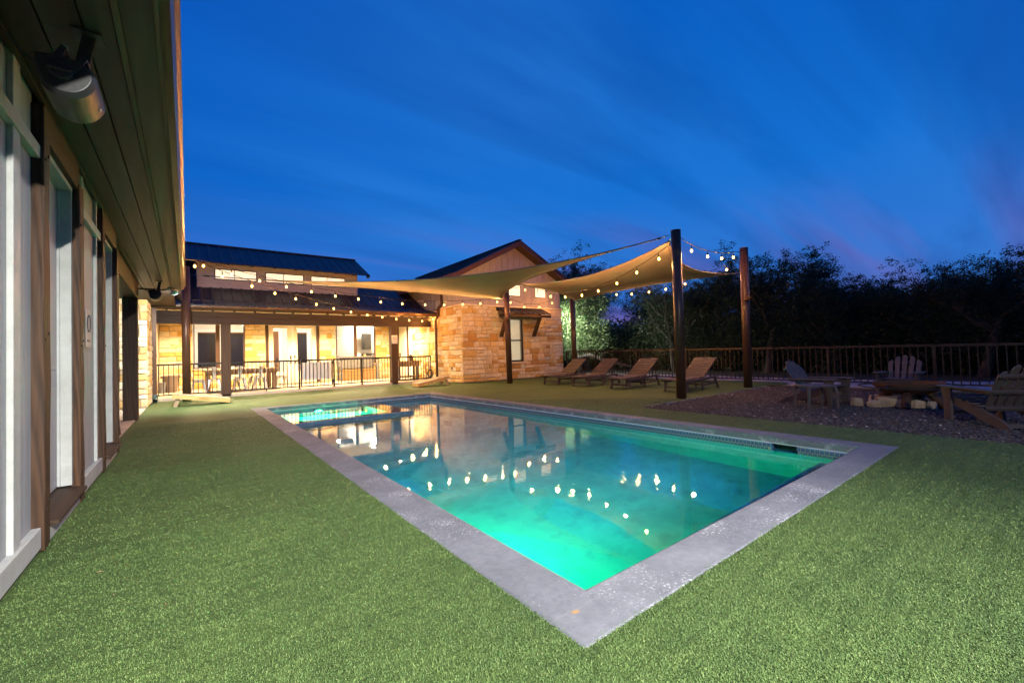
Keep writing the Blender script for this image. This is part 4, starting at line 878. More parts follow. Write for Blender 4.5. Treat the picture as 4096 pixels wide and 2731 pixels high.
# roof
FY = 13.76
for sgn in (-1, 1):
    ex = RX + sgn * 3.2; ez = RZ_ - 3.2 * SL
    r = MB().prism([(RX, RZ_ + .03), (ex, ez + .03), (ex, ez), (RX, RZ_)], lambda x, z: (x, FY, z), lambda x, z: (x, 24, z)).build('roof_slope', MT['roof'], gh)
    MB().prism([(RX, RZ_ - .001), (ex, ez - .001), (ex, ez - .19), (RX, RZ_ - .2)], lambda x, z: (x, FY + .002, z), lambda x, z: (x, FY + .04, z)).build('rake_board', MT['fascia'], r)
    MB().prism([(RX, RZ_ - .13), (ex, ez - .13), (ex, ez - .155), (RX, RZ_ - .155)], lambda x, z: (x, FY + .041, z), lambda x, z: (x, GF + .079, z)).build('rake_soffit', MT['timber_x'], r)
    MB().box(min(ex, ex + sgn * .02), max(ex, ex + sgn * .02), FY, 24, ez - .17, ez + .03).build('eave_board', MT['fascia'], r)
    yk = FY + .3; me = None
    while yk < 23.9:
        if me is None:
            k = MB().bar((RX, 0, RZ_ + .04), (ex, 0, ez + .04), .035, .03); me = k.mesh('rib'); me.materials.append(MT['roof'])
        o = bpy.data.objects.new('rib', me); COL.objects.link(o); o.location = (0, yk, 0); attach(o, r); yk += .4
MB().bar((RX, FY, RZ_ + .045), (RX, 24, RZ_ + .045), .16, .02).build('ridge_cap', MT['roof'], gh)
# window with cream blinds
w = MB(); WX0, WX1, WZ0, WZ1 = 10.62, 11.44, .74, 2.54
for c in ((WX0, WX0 + .05, WZ0, WZ1), (WX1 - .05, WX1, WZ0, WZ1), (WX0 + .05, WX1 - .05, WZ0, WZ0 + .06), (WX0 + .05, WX1 - .05, WZ1 - .05, WZ1), (WX0 + .05, WX1 - .05, 1.60, 1.66)): w.box(c[0], c[1], GF + .06, GF + .12, c[2], c[3])
wf = w.build('sash_window', MT['black_metal'], gh)
gb2('pane', 'glass', WX0 + .051, WX1 - .051, GF + .09, GF + .094, WZ0 + .061, 1.599, parent=wf); gb2('pane', 'glass', WX0 + .051, WX1 - .051, GF + .09, GF + .094, 1.661, WZ1 - .051, parent=wf)
gb2('lit_room', 'lit_pane', WX0 + .01, WX1 - .01, GF + .24, GF + .25, WZ0, WZ1, parent=wf)
me = MB().prism([(GF + .14, .006), (GF + .175, -.012), (GF + .175, -.008), (GF + .14, .010)], lambda y, q: (WX0 + .06, y, q), lambda y, q: (WX1 - .06, y, q)).mesh('slat'); me.materials.append(MT['white_blind'])
for i in range(38):
    o = bpy.data.objects.new('slat', me); COL.objects.link(o); o.location = (0, 0, WZ1 - .08 - i * .045); attach(o, wf)
# awning
aw = gb2('awning', 'roof', 10.05, 12.52, GF - .03, GF + .0, 2.84, 2.995)
ar = MB().prism([(GF - .002, 2.99), (GF - .60, 2.715), (GF - .60, 2.69), (GF - .002, 2.965)], lambda y, z: (10.02, y, z), lambda y, z: (12.55, y, z)).build('awning_roof', MT['roof'], aw)
for i in range(9): MB().bar((10.12 + i * .29, GF - .004, 2.998), (10.12 + i * .29, GF - .607, 2.722), .05, .03).build('rib', MT['roof'], ar)
MB().box(10.04, 12.53, GF - .59, GF - .53, 2.56, 2.665).build('awning_beam', MT['timber_x'], aw)
for x in (10.22, 11.96):
    MB().bar((x, GF - .06, 1.80), (x, GF - .53, 2.60), .11, .13, (1, 0, 0)).build('bracket', MT['timber_z'], aw); MB().box(x - .06, x + .06, GF - .53, GF - .03, 2.60, 2.70).build('outrigger', MT['timber_y'], aw)
# side door and sidelight in the wall under the porch
gb2('side_trim', 'old_timber', GL - .01, GL + .12, 20.45, 20.68, SZ, 2.74); gb2('side_door', 'cream', GL + .03, GL + .10, 19.62, 20.44, SZ, 2.74); gb2('side_frame', 'gutter', GL - .01, GL + .12, 19.28, 19.42, SZ, 2.74); gb2('side_glass', 'casing', GL + .03, GL + .06, 18.90, 19.27, SZ, 2.74)
gb2('side_pane', 'casing', GL + .03, GL + .09, 19.43, 19.61, SZ, 2.74); gb2('side_lock', 'black_metal', GL + .0, GL + .03, 20.25, 20.33, 1.05, 1.28)
# downpipes
dp = thing('downpipe', 'brown downpipe jogging past the gutter at the corner between porch and stone gable', 'downpipe', (8.34, 16.2, 0))
q = MB(); P = [(8.39, 15.75, 4.05), (8.39, 15.75, 3.20), (8.33, 15.98, 3.02), (8.33, 15.98, 2.74), (8.33, 16.20, 2.60), (8.33, 16.20, .10)]
for a, b in zip(P[:-1], P[1:]): q.bar(a, b, .075, .095, (1, 0, 0))
q.build('pipe', MT['gutter'], dp, bevel=.01)
for z in (2.2, 1.1): MB().box(8.285, 8.40, 16.14, 16.26, z, z + .03).build('strap', MT['gutter'], dp)
MB().bar((8.33, 16.20, .10), (8.24, 16.05, .03), .08, .1).build('shoe', MT['gutter'], dp)
d2 = thing('downpipe', 'brown ribbed downpipe with a green drain boot against the bright stone corner at the left', 'downpipe', (-.76, 16.0, 0))
q = MB()
q.box(-.80, -.70, 15.98, 16.06, .16, 2.72)
for k in range(3): q.box(-.79 + k * .032, -.774 + k * .032, 15.972, 15.979, .16, 2.72)
q.build('pipe', MT['gutter'], d2)
MB().tube([(-.75, 16.02, .22), (-.75, 16.0, .12), (-.75, 15.92, .06), (-.75, 15.80, .05)], [.07, .075, .075, .07], 12, caps=False).build('drain_boot', MT['green_boot'], d2, smooth=True)
# ================================================================== porch railings
def rail_bay(t, p, q, ztop=1.09, zbot=.15, sp=.118, mat='black_metal', zt2=None, zb2=None, w=.06, bal=.021):
    zt2 = ztop if zt2 is None else zt2; zb2 = zbot if zb2 is None else zb2
    p = Vector(p); q = Vector(q); L_ = (q - p).length; d = (q - p) / L_
    MB().bar((*p, ztop - .02), (*q, zt2 - .02), w, .055).build('top_rail', MT[mat], t)
    MB().bar((*p, zbot + .015), (*q, zb2 + .015), .036, .036).build('bottom_rail', MT[mat], t)
    n = max(1, round(L_ / sp)); me = None
    for i in range(1, n):
        f = i / n; c = p + d * (L_ * f); zt = ztop + (zt2 - ztop) * f - .046; zb = zbot + (zb2 - zbot) * f + .03
        if me is None: me = MB().box(-bal / 2, bal / 2, -bal / 2, bal / 2, 0, 1).mesh('baluster'); me.materials.append(MT[mat])
        o = bpy.data.objects.new('baluster', me); COL.objects.link(o); o.location = (c.x, c.y, zb); o.scale = (1, 1, zt - zb); attach(o, t)
def rail_post(t, x, y, z0, z1, s=.05, mat='black_metal', foot=True):
    MB().box(x - s / 2, x + s / 2, y - s / 2, y + s / 2, z0, z1).build('post', MT[mat], t)
    if foot: MB().box(x - s, x + s, y - s, y + s, z0, z0 + .015).build('foot_plate', MT[mat], t)
RY = 16.47
rl = thing('porch_railing', 'black metal railing between the stone corner and the left porch post', 'railing', (0, RY, SZ)); rail_bay(rl, (-.80, RY), (.86, RY)); 
rl = thing('porch_railing', 'black metal railing in front of the dining table, left of the gate', 'railing', (2, RY, SZ)); rail_bay(rl, (1.12, RY), (3.10, RY)); rail_post(rl, 3.125, RY, SZ + .001, 1.20); MB().box(2.1, 2.13, RY - .015, RY + .015, SZ, .15).build('foot', MT['black_metal'], rl)
rl = thing('porch_railing', 'black metal railing in front of the carved bench, right of the gate', 'railing', (5, RY, SZ)); rail_bay(rl, (4.31, RY), (6.44, RY)); rail_post(rl, 4.285, RY, SZ + .001, 1.11); rail_post(rl, 5.30, RY, SZ + .001, 1.05)
rl = thing('porch_railing', 'short black metal railing in front of the side table, right of the sign post', 'railing', (7.4, RY, SZ)); rail_bay(rl, (6.70, RY), (8.20, RY)); MB().box(8.17, 8.20, RY - .015, RY + .015, .18, 1.05).build('end_bar', MT['black_metal'], rl); MB().box(7.4, 7.43, RY - .015, RY + .015, SZ, .15).build('foot', MT['black_metal'], rl)
gt = thing('porch_gate', 'black metal gate in the porch railing backed by a white panel', 'gate', (3.7, RY, SZ))
for x in (3.19, 4.22): MB().box(x - .02, x + .02, RY - .02, RY + .02, .13, 1.085).build('stile', MT['black_metal'], gt)
rail_bay(gt, (3.21, RY), (4.20, RY), 1.09, .14)
MB().box(3.215, 4.19, RY + .025, RY + .032, .37, .99).build('white_panel', MT['sign'], gt)
MB().box(3.135, 3.165, RY - .03, RY + .0, 1.12, 1.30).build('latch', MT['black_metal'], gt); 
for z in (.25, .92): MB().cyl((4.252, RY, z), (4.252, RY, z + .09), .014, n=8).build('hinge', MT['black_metal'], gt)
# NO DIVING sign on the right post
sg = thing('no_diving_sign', 'white NO DIVING sign with a red barred circle on the right porch post', 'sign', (6.57, 16.33, 1.75))
MB().box(6.45, 6.69, 16.325, 16.338, 1.62, 1.95).build('plate', MT['sign'], sg, bevel=.004)
ccx, ccz = 6.57, 1.83
MB().tube([(ccx + .075 * math.cos(t), 16.3235, ccz + .075 * math.sin(t)) for t in [k * math.pi / 14 for k in range(28)]], .009, 6, closed=True).build('barred_circle', MT['red_print'], sg)
MB().bar((ccx - .052, 16.3232, ccz + .052), (ccx + .052, 16.3232, ccz - .052), .012, .006, (0, 1, 0)).build('bar', MT['red_print'], sg)
dv = MB(); dv.bar((ccx - .02, 16.324, ccz - .035), (ccx + .03, 16.324, ccz + .03), .012, .004, (0, 1, 0)); dv.bar((ccx - .01, 16.324, ccz + .005), (ccx - .035, 16.324, ccz + .02), .009, .004, (0, 1, 0)); dv.cyl((ccx - .03, 16.3225, ccz - .045), (ccx - .03, 16.3245, ccz - .045), .011, n=10); dv.build('diver_mark', MT['dark_print'], sg)
fc = bpy.data.curves.new('lettering', 'FONT'); fc.body = 'NO DIVING'; fc.size = .05; fc.extrude = .0008; fc.align_x = 'CENTER'
fo = bpy.data.objects.new('lettering', fc); COL.objects.link(fo)
dg = bpy.context.evaluated_depsgraph_get(); me = bpy.data.meshes.new_from_object(fo.evaluated_get(dg)); bpy.data.objects.remove(fo); me.materials.clear(); me.materials.append(MT['dark_print'])
lt = bpy.data.objects.new('lettering', me); COL.objects.link(lt); lt.rotation_euler = (math.radians(90), 0, 0); lt.location = (ccx, 16.3238, 1.655); attach(lt, sg)
# ---- dining table
dt = thing('dining_table', 'heavy timber dining table on the porch with white metal chairs around it', 'table', (1.5, 18.1, SZ))
for i in range(5): MB().box(.42, 2.66, 17.42 + i * .29, 17.42 + i * .29 + .286, .79, .845).build('plank', MT['wood_table'], dt)
for c in ((.50, 2.58, 17.46, 17.50), (.50, 2.58, 18.78, 18.82)): MB().box(c[0], c[1], c[2], c[3], .66, .789).build('apron', MT['wood_table'], dt)
for x in (.50, 2.45):
    for y in (17.44, 18.70): MB().box(x, x + .12, y + .061, y + .17, SZ + .001, .788).build('leg', MT['wood_tz'], dt, bevel=.006)
    MB().bar((x + .06, 17.62, .5), (x + .06, 17.9, .78), .07, .07).build('brace', MT['wood_tz'], dt)
# ---- sheet metal chairs
def metal_chair():
    t = local_thing('metal_chair', 'x', 'chair', 'white metal chairs at the porch table')
    s = MB(); s.prism([(-.17, -.18), (.17, -.16), (.17, .16), (-.17, .18)], lambda x, y: (x, y, .44), lambda x, y: (x, y, .462)); s.build('seat', MT['tolix'], t, bevel=.01)
    for sx in (-1, 1):
        for sy in (-1, 1):
            l_ = MB(); a = Vector((sx * .15, sy * .155, .445)); b = Vector((sx * .215, sy * .215, .0)); n0 = len(l_.v)
            for (c, w) in ((a, .085), (a.lerp(b, .3), .058), (b, .020)):
                l_.v += [tuple(c + Vector((-sx * w, 0, 0))), tuple(c), tuple(c + Vector((0, -sy * w, 0))), tuple(c + Vector((-sx * w * .2, -sy * w * .2, 0)))]
            for i in range(2):
                for k in range(4): l_.f.append((i * 4 + k, i * 4 + (k + 1) % 4, i * 4 + 4 + (k + 1) % 4, i * 4 + 4 + k))
            l_.f += [(3, 2, 1, 0), (8, 9, 10, 11)]; l_.build('leg', MT['tolix'], t)
    pts = [(-.16, -.165, .455), (-.215, -.175, .70), (-.235, -.13, .80), (-.245, -.05, .845), (-.245, .05, .845), (-.235, .13, .80), (-.215, .175, .70), (-.16, .165, .455)]
    MB().tube(pts, .011, 8).build('back_hoop', MT['tolix'], t)
    b = MB(); b.v += [(-.170, -.045, .46), (-.170, .045, .46), (-.247, .068, .845), (-.247, -.068, .845), (-.174, -.045, .46), (-.174, .045, .46), (-.251, .068, .845), (-.251, -.068, .845)]
    b.f += [(0, 1, 2, 3), (7, 6, 5, 4), (0, 4, 5, 1), (1, 5, 6, 2), (2, 6, 7, 3), (3, 7, 4, 0)]; b.build('back_splat', MT['tolix'], t)
    for sy in (-1, 1): MB().bar((-.17, sy * .18, .40), (.17, sy * .17, .40), .004, .05).build('apron', MT['tolix'], t)
    return t
mc = metal_chair(); spots = [(1.42, 17.32, 90, 'white metal chair with its back to the viewer, right beside the left porch post'),
    (.72, 17.42, 84, 'white metal chair half hidden behind the left porch post'), (2.02, 17.30, 92, 'white metal chair with its back to the viewer, near right of the porch table'),
    (.30, 18.0, 2, 'white metal chair at the left head of the porch table'), (1.35, 19.0, -90, 'white metal chair at the far side of the porch table, middle'), (2.05, 19.0, -88, 'white metal chair at the far side of the porch table, right'), (2.82, 18.25, 184, 'white metal chair at the right head of the porch table')]
for i, (x, y, a, lb) in enumerate(spots):
    o = mc if i == 0 else copy_tree(mc)
    o['label'] = lb; put(o, (x, y, SZ + .001), math.radians(a))
# ---- bin, mat, bench, side table, jar, coil
bn = thing('trash_bin', 'round taupe plastic bin with moulded handles in the left corner of the porch', 'bin', (-.48, 19.5, SZ))
MB().lathe([(.19, 0), (.195, .01), (.235, .54), (.25, .545), (.25, .60), (.235, .60), (.225, .56), (.185, .05)], (-.48, 19.5, SZ + .001), 28, capt=True).build('body', MT['bin'], bn, smooth=False)
for s in (-1, 1): MB().box(-.48 + s * .25 - .035, -.48 + s * .25 + .035, 19.44, 19.56, .60, .67).build('handle', MT['bin'], bn, bevel=.01)
MB().tube([(-.58, 19.5 - .235, .56), (-.58, 19.5 - .225, .35), (-.52, 19.5 - .222, .31), (-.4, 19.5 - .222, .30), (-.36, 19.5 - .215, .12)], .008, 6).build('rib', MT['bin'], bn)
b2 = thing('grey_bin', 'small dull green bin half hidden behind the taupe bin', 'bin', (-.70, 19.3, SZ)); MB().lathe([(.08, 0), (.10, .34), (.108, .345), (.108, .36)], (-.70, 19.3, SZ + .001), 16).build('body', MT['bench_grey'], b2); MB().lathe([(.11, .361), (.06, .39)], (-.70, 19.3, SZ + .001), 16).build('lid', MT['bench_grey'], b2)
rg = thing('door_mat', 'dark patterned door mat in front of the glass doors', 'mat', (3.9, 20.2, SZ)); MB().box(2.95, 4.75, 19.7, 20.55, SZ + .001, SZ + .010).build('pile', MT['rug'], rg)
for c in ((2.90, 2.949, 19.65, 20.6), (4.751, 4.80, 19.65, 20.6), (2.949, 4.751, 19.65, 19.699), (2.949, 4.751, 20.551, 20.6)): MB().box(*c, SZ + .001, SZ + .012).build('border', MT['dark_panel'], rg)
bh = thing('carved_bench', 'grey bench with turned posts and a timber seat below the right porch window', 'bench', (6.3, 20.0, SZ))
prof = [(.045, 0), (.045, .42), (.032, .44), (.048, .48), (.030, .52), (.042, .58), (.036, .66), (.046, .72), (.028, .75), (.040, .80), (.034, .93), (.046, .96), (.026, 1.0)]
for (x, y, h) in ((5.48, 19.85, .86), (7.12, 19.85, .86), (5.50, 20.45, 1.0), (7.10, 20.45, 1.0)):
    p = MB().lathe([(r_ * 1.15, z * h) for r_, z in prof], (x, y, SZ + .001), 14).build('turned_post', MT['bench_grey'], bh)
    zz_ = SZ + h; MB().lathe([(.02, 0), (.04, .02), (.03, .04), (.05, .07), (.058, .11), (.05, .15), (.02, .165)], (x, y, zz_), 14).build('finial', MT['bench_grey'], p)
MB().box(5.56, 7.04, 20.43, 20.47, .62, 1.13).build('back_panel', MT['bench_grey'], bh, bevel=.01); MB().box(5.54, 7.06, 20.40, 20.50, 1.131, 1.175).build('back_cap', MT['bench_grey'], bh)
MB().box(5.54, 7.06, 19.82, 20.46, .53, .575).build('seat', MT['wood_bench'], bh); MB().box(5.54, 7.06, 19.84, 19.87, .10, .529).build('front_panel', MT['wood_bench'], bh)
for x in (5.49, 7.11): MB().tube([(x, 19.85, .72), (x, 20.45, .74)], .035, 10).build('arm', MT['bench_grey'], bh)
rd = thing('tablet_stand', 'small white cards standing on the cap of the carved bench', 'cards', (6.5, 20.45, 1.175)); MB().bar((6.44, 20.45, 1.177), (6.50, 20.46, 1.30), .16, .01, (0, 1, 0)).build('card', MT['sign'], rd); MB().bar((6.72, 20.45, 1.177), (6.75, 20.46, 1.27), .10, .01, (0, 1, 0)).build('card', MT['wood_pine'], rd)
st = thing('side_table', 'rustic grey timber side table beside the stone wall, right of the sign post', 'table', (7.6, 17.5, SZ))
for i in range(3): MB().box(6.98, 8.14, 17.22 + i * .19, 17.405 + i * .19, .86, .905).build('plank', MT['wood_grey'], st)
for x in (7.08, 7.92):
    for y in (17.26, 17.66): MB().box(x, x + .09, y, y + .09, SZ + .001, .859).build('leg', MT['bench_grey'], st)
MB().box(7.05, 8.04, 17.245, 17.28 - .021, .66, .855).build('apron', MT['wood_grey'], st); MB().box(7.0, 8.1, 17.28, 17.74, .20, .27).build('shelf', MT['wood_grey'], st)
jr = thing('stoneware_jar', 'pale patterned jar with a dark lid on the side table', 'jar', (7.72, 17.45, .905)); MB().lathe([(.08, 0), (.095, .03), (.095, .20), (.08, .235)], (7.72, 17.45, .906), 20).build('body', MT['rug'], jr); MB().lathe([(.07, .236), (.06, .25), (.02, .255), (.025, .285)], (7.72, 17.45, .906), 16).build('lid', MT['dark_panel'], jr)
cl = thing('cable_coil', 'black cable hanging from the beam and coiled on the end of the porch railing', 'cable', (8.12, 16.4, .3))
MB().tube([(8.14, 16.345, 2.55), (8.13, 16.43, 1.6), (8.11, 16.43, 1.1), (8.10, 16.42, .6), (8.10, 16.42, .45)], .007, 6).build('drop', MT['cable'], cl)
for k in range(4):
    a0 = .13 + .012 * k; MB().tube([(8.09 + .012 * k + a0 * .8 * math.cos(t), 16.41 - .012 * k, .35 + a0 * math.sin(t)) for t in [j * math.pi / 10 for j in range(20)]], .008, 6, closed=True).build('loop', MT['cable'], cl)
MB().tube([(8.0, 16.43, .3), (7.86, 16.43, .25), (7.84, 16.6, .6), (7.9, 17.0, .7)], .006, 6).build('tail', MT['cable'], cl)
sk_ = thing('socket_box', 'small dark socket box on the right end of the porch beam', 'socket', (8.1, 16.33, 2.5)); MB().box(8.07, 8.17, 16.29, 16.353, 2.42, 2.56).build('box', MT['dark_panel'], sk_, bevel=.008); MB().cyl((8.12, 16.27, 2.47), (8.12, 16.289, 2.47), .025, n=12).build('plug', MT['cable'], sk_)
tp = thing('hose_tap', 'small dark tap low on the stone wall by the corner', 'tap', (8.40, 15.0, .55)); MB().tube([(8.44, 15.0, .56), (8.34, 15.0, .56), (8.33, 15.0, .50)], .013, 8).build('spout', MT['iron'], tp); MB().cyl((8.37, 15.0, .575), (8.37, 15.0, .60), .03, n=10).build('wheel', MT['iron'], tp)

# ================================================================== cornhole boards
def cornhole(label):
    t = local_thing('cornhole_board', label, 'game board', 'cornhole boards on the turf')
    Lb, Wb = 1.24, .60; a = math.atan2(.215, Lb); ca, sa = math.cos(a), math.sin(a)
    T = lambda x, y, z: (x * ca - z * sa, y, x * sa + z * ca + .012)
    # deck with a round hole near the raised end
    hx, hr, k = 1.0, .078, 24; m = MB(); outer = []
    for i in range(k):
        th = 2 * math.pi * i / k; c, s_ = math.cos(th), math.sin(th)
        tx = ((Lb - hx) if c > 0 else -hx) / c if abs(c) > 1e-6 else 1e9; ty = (Wb / 2 if s_ > 0 else -Wb / 2) / s_ if abs(s_) > 1e-6 else 1e9; q = min(tx, ty); outer.append((hx + q * c, q * s_))
    for z in (.095, .110):
        m.v += [T(x, y, z) for x, y in outer] + [T(hx + hr * math.cos(2 * math.pi * i / k), hr * math.sin(2 * math.pi * i / k), z) for i in range(k)]
    for i in range(k):
        j = (i + 1) % k; m.f += [(i, k + i, k + j, j), (2 * k + i, 2 * k + j, 3 * k + j, 3 * k + i), (i, j, 2 * k + j, 2 * k + i), (k + i, 3 * k + i, 3 * k + j, k + j)]
    # corners the ring of points cuts off
    for (cx_, cy_) in ((0, -Wb / 2), (0, Wb / 2), (Lb, -Wb / 2), (Lb, Wb / 2)):
        on = sorted(outer, key=lambda p: (p[0] - cx_) ** 2 + (p[1] - cy_) ** 2); a1 = min([p for p in outer if abs(p[0] - cx_) < 1e-6], key=lambda p: abs(p[1] - cy_)); a2 = min([p for p in outer if abs(p[1] - cy_) < 1e-6], key=lambda p: abs(p[0] - cx_))
        n = len(m.v)
        for z in (.095, .110): m.v += [T(*a1, z), T(cx_, cy_, z), T(*a2, z)]
        m.f += [(n, n + 1, n + 2), (n + 3, n + 4, n + 5), (n, n + 1, n + 4, n + 3), (n + 1, n + 2, n + 5, n + 4)]
    m.build('deck', MT['wood_grey'], t)
    def tb(x0, x1, y0, y1, z0, z1):
        b = MB(); b.box(x0, x1, y0, y1, z0, z1); b.v = [T(*v) for v in b.v]; return b
    for s in (-1, 1):
        y0, y1 = (s * Wb / 2 - (.02 if s > 0 else 0), s * Wb / 2 + (.02 if s < 0 else 0))
        sd_ = tb(0, .48, y0, y1, 0, .094); q = tb(.68, Lb, y0, y1, 0, .094); n = len(sd_.v); sd_.v += q.v; sd_.f += [tuple(n + i for i in f) for f in q.f]
        for (z0, z1) in ((0, .040), (.064, .094)):
            q = tb(.48, .68, y0, y1, z0, z1); n = len(sd_.v); sd_.v += q.v; sd_.f += [tuple(n + i for i in f) for f in q.f]
        sd_.build('side_rail', MT['wood_pine'], t)
        p0 = T(1.10, s * (Wb / 2 - .045), .05); MB().bar(p0, (p0[0] + .09, p0[1], .0), .035, .08).build('leg', MT['wood_grey'], t)
        b0 = T(1.10, s * (Wb / 2 + .002), .05); MB().cyl((b0[0], b0[1], b0[2]), (b0[0], b0[1] + s * .008, b0[2]), .014, n=10).build('bolt', MT['steel'], t)
    tb(0, .02, -Wb / 2 + .021, Wb / 2 - .021, 0, .094).build('end_rail', MT['wood_pine'], t); tb(Lb - .02, Lb, -Wb / 2 + .021, Wb / 2 - .021, 0, .094).build('end_rail', MT['wood_pine'], t)
    return t
c1_ = cornhole('pale pine cornhole board sloping down to the right on the turf before the porch railing'); put(c1_, (.90, 14.1, 0), math.radians(181))
c2_ = copy_tree(c1_, 'orange lit cornhole board sloping down to the left beside the stone gable corner'); put(c2_, (6.50, 14.32, 0), math.radians(-2))

# ================================================================== sail poles
POLES = {'a': (-.02, 15.75, 3.93, (0, 0)), 'b': (9.36, 12.50, 3.66, (-.02, .02)), 'c': (8.58, 5.23, 3.68, (.02, -.02)), 'd': (11.82, 5.27, 3.70, (.06, -.03)), 'e': (12.58, 12.35, 3.30, (.03, .03))}
PL = {'a': 'brown steel sail pole before the porch, nearest the pool house', 'b': 'brown steel sail pole in front of the stone gable window', 'c': 'tallest looking brown steel sail pole, at the gravel corner by the rightmost lounger', 'd': 'brown steel sail pole at the far right by the fence, strung with bulbs', 'e': 'brown steel sail pole behind the leftmost lounger at the corner of the stone gable'}
for k, (x, y, h, ln) in POLES.items():
    t = thing('sail_pole', PL[k], 'pole', (x, y, 0), 'steel poles carrying the shade sails')
    sh_ = MB().tube([(x, y, -.02), (x + ln[0], y + ln[1], h)], .104, 32).build('shaft', MT['pole'], t); sh_.data.polygons.foreach_set('use_smooth', [len(p.vertices) == 4 for p in sh_.data.polygons])
    MB().lathe([(.106, 0), (.106, .01), (.06, .022)], (x + ln[0], y + ln[1], h), 24).build('cap', MT['pole'], t)
    if k in 'bde':
        zw = {'b': 2.30, 'd': 2.33, 'e': 2.02}[k]; f = zw / h; cx_, cy_ = x + ln[0] * f - .09, y + ln[1] * f - .12
        w = MB(); w.box(cx_ - .07, cx_ + .05, cy_ - .02, cy_ + .09, zw - .05, zw - .03); w.box(cx_ - .07, cx_ - .055, cy_ - .03, cy_ + .05, zw - .05, zw + .06); w.box(cx_ + .03, cx_ + .045, cy_ - .03, cy_ + .05, zw - .05, zw + .06); wi = w.build('winch', MT['rust'], t)
        for dx in (-.045, .015): MB().cyl((cx_ + dx, cy_, zw + .01), (cx_ + dx + .006, cy_, zw + .01), .065, n=20).build('drum_flange', MT['rust'], wi)
        MB().cyl((cx_ - .04, cy_, zw + .01), (cx_ + .015, cy_, zw + .01), .035, n=14).build('drum', MT['iron'], wi); MB().tube([(cx_ + .05, cy_, zw + .01), (cx_ + .09, cy_, zw + .01), (cx_ + .095, cy_ - .02, zw - .09)], .007, 6).build('crank', MT['iron'], wi)
        MB().tube([(cx_ - .01, cy_ - .03, zw + .03), (cx_ - .0, cy_ - .0, zw + .65)], .003, 5).build('wire', MT['steel'], wi)

# ================================================================== shade sails
def sail(name, label, corners, sags, puff, nn=26):
    t = thing(name, label, 'shade sail', corners[0]); C_ = [Vector(c) for c in corners]; m = MB()
    cen = sum(C_, Vector()) / len(C_)
    key = lambda p: tuple(round(q, 3) for q in p)
    ED = {}
    for i in range(len(C_)): ED[(key(C_[i]), key(C_[(i + 1) % len(C_)]))] = ED[(key(C_[(i + 1) % len(C_)]), key(C_[i]))] = Vector(sags[i])
    def edge(a, b, f): return a.lerp(b, f) + ED[(key(a), key(b))] * 4 * f * (1 - f)
    if len(C_) == 3:
        A, B, D = C_; idx = {}
        for i in range(nn + 1):
            for j in range(nn + 1 - i):
                u, v = i / nn, j / nn; w = 1 - u - v
                p = A * w + B * u + D * v
                # push each edge inwards, fading across the cloth
                for (P, Q, o, fu, fo) in ((A, B, D, u / max(1e-6, w + u), v), (B, D, A, v / max(1e-6, u + v), w), (D, A, B, w / max(1e-6, v + w), u)):
                    p = p + (edge(P, Q, fu) - P.lerp(Q, fu)) * (1 - fo) ** 3
                p.z += puff * 27 * u * v * w
                idx[(i, j)] = len(m.v); m.v.append(tuple(p))
        for i in range(nn):
            for j in range(nn - i):
                m.f.append((idx[(i, j)], idx[(i + 1, j)], idx[(i, j + 1)]))
                if i + j < nn - 1: m.f.append((idx[(i + 1, j)], idx[(i + 1, j + 1)], idx[(i, j + 1)]))
    else:
        A, B, D, E_ = C_
        for i in range(nn + 1):
            for j in range(nn + 1):
                u, v = i / nn, j / nn
                s1, s2 = edge(A, B, u), edge(E_, D, u); s3, s4 = edge(A, E_, v), edge(B, D, v)
                p = s1 * (1 - v) + s2 * v + s3 * (1 - u) + s4 * u - (A * (1 - u) * (1 - v) + B * u * (1 - v) + D * u * v + E_ * (1 - u) * v)
                p.z += puff * 16 * u * v * (1 - u) * (1 - v); m.v.append(tuple(p))
        for i in range(nn):
            for j in range(nn): m.f.append((i * (nn + 1) + j, (i + 1) * (nn + 1) + j, (i + 1) * (nn + 1) + j + 1, i * (nn + 1) + j + 1))
    o = m.build('cloth', MT['fabric'], t, smooth=True); so = o.modifiers.new('solid', 'SOLIDIFY'); so.thickness = .004
    k = len(C_)
    for i in range(k):
        a, b = C_[i], C_[(i + 1) % k]; MB().tube([edge(a, b, j / 28) for j in range(29)], .016, 6).build('hem', MT['fabric'], t, smooth=True)
    return t
def rig(t, p, q):
    p, q = Vector(p), Vector(q); d = q - p; MB().tube([p, p + d * .3], [.028, .018], 8).build('corner_webbing', MT['strap'], t); MB().tube([p + d * .3, p + d * .75], .012, 8).build('turnbuckle', MT['steel'], t); MB().tube([p + d * .75, q], .007, 6).build('shackle', MT['steel'], t)
s1 = sail('shade_sail', 'long triangular shade sail stretched from the left pole to the gravel corner pole', [(.55, 15.45, 3.66), (8.42, 5.55, 3.55), (9.12, 12.42, 3.04)], [(.9, .38, -.36), (-.85, .5, -.06), (.25, -.6, -.08)], -.03)
rig(s1, (.55, 15.45, 3.66), (.07, 15.72, 3.72)); rig(s1, (8.42, 5.55, 3.55), (8.53, 5.31, 3.60)); rig(s1, (9.12, 12.42, 3.04), (9.28, 12.47, 3.06))
s2 = sail('shade_sail', 'tan four cornered shade sail over the loungers, hung between the right hand poles', [(9.34, 12.20, 3.60), (8.66, 5.42, 3.50), (11.55, 5.45, 3.02), (12.45, 12.15, 3.14)], [(.35, 0, -.26), (0, .40, -.12), (-.3, 0, .03), (0, -.5, -.02)], -.03)
rig(s2, (9.34, 12.20, 3.60), (9.36, 12.42, 3.62)); rig(s2, (8.66, 5.42, 3.50), (8.60, 5.32, 3.55)); rig(s2, (11.55, 5.45, 3.02), (11.80, 5.32, 3.05)); rig(s2, (12.45, 12.15, 3.14), (12.53, 12.27, 3.16))

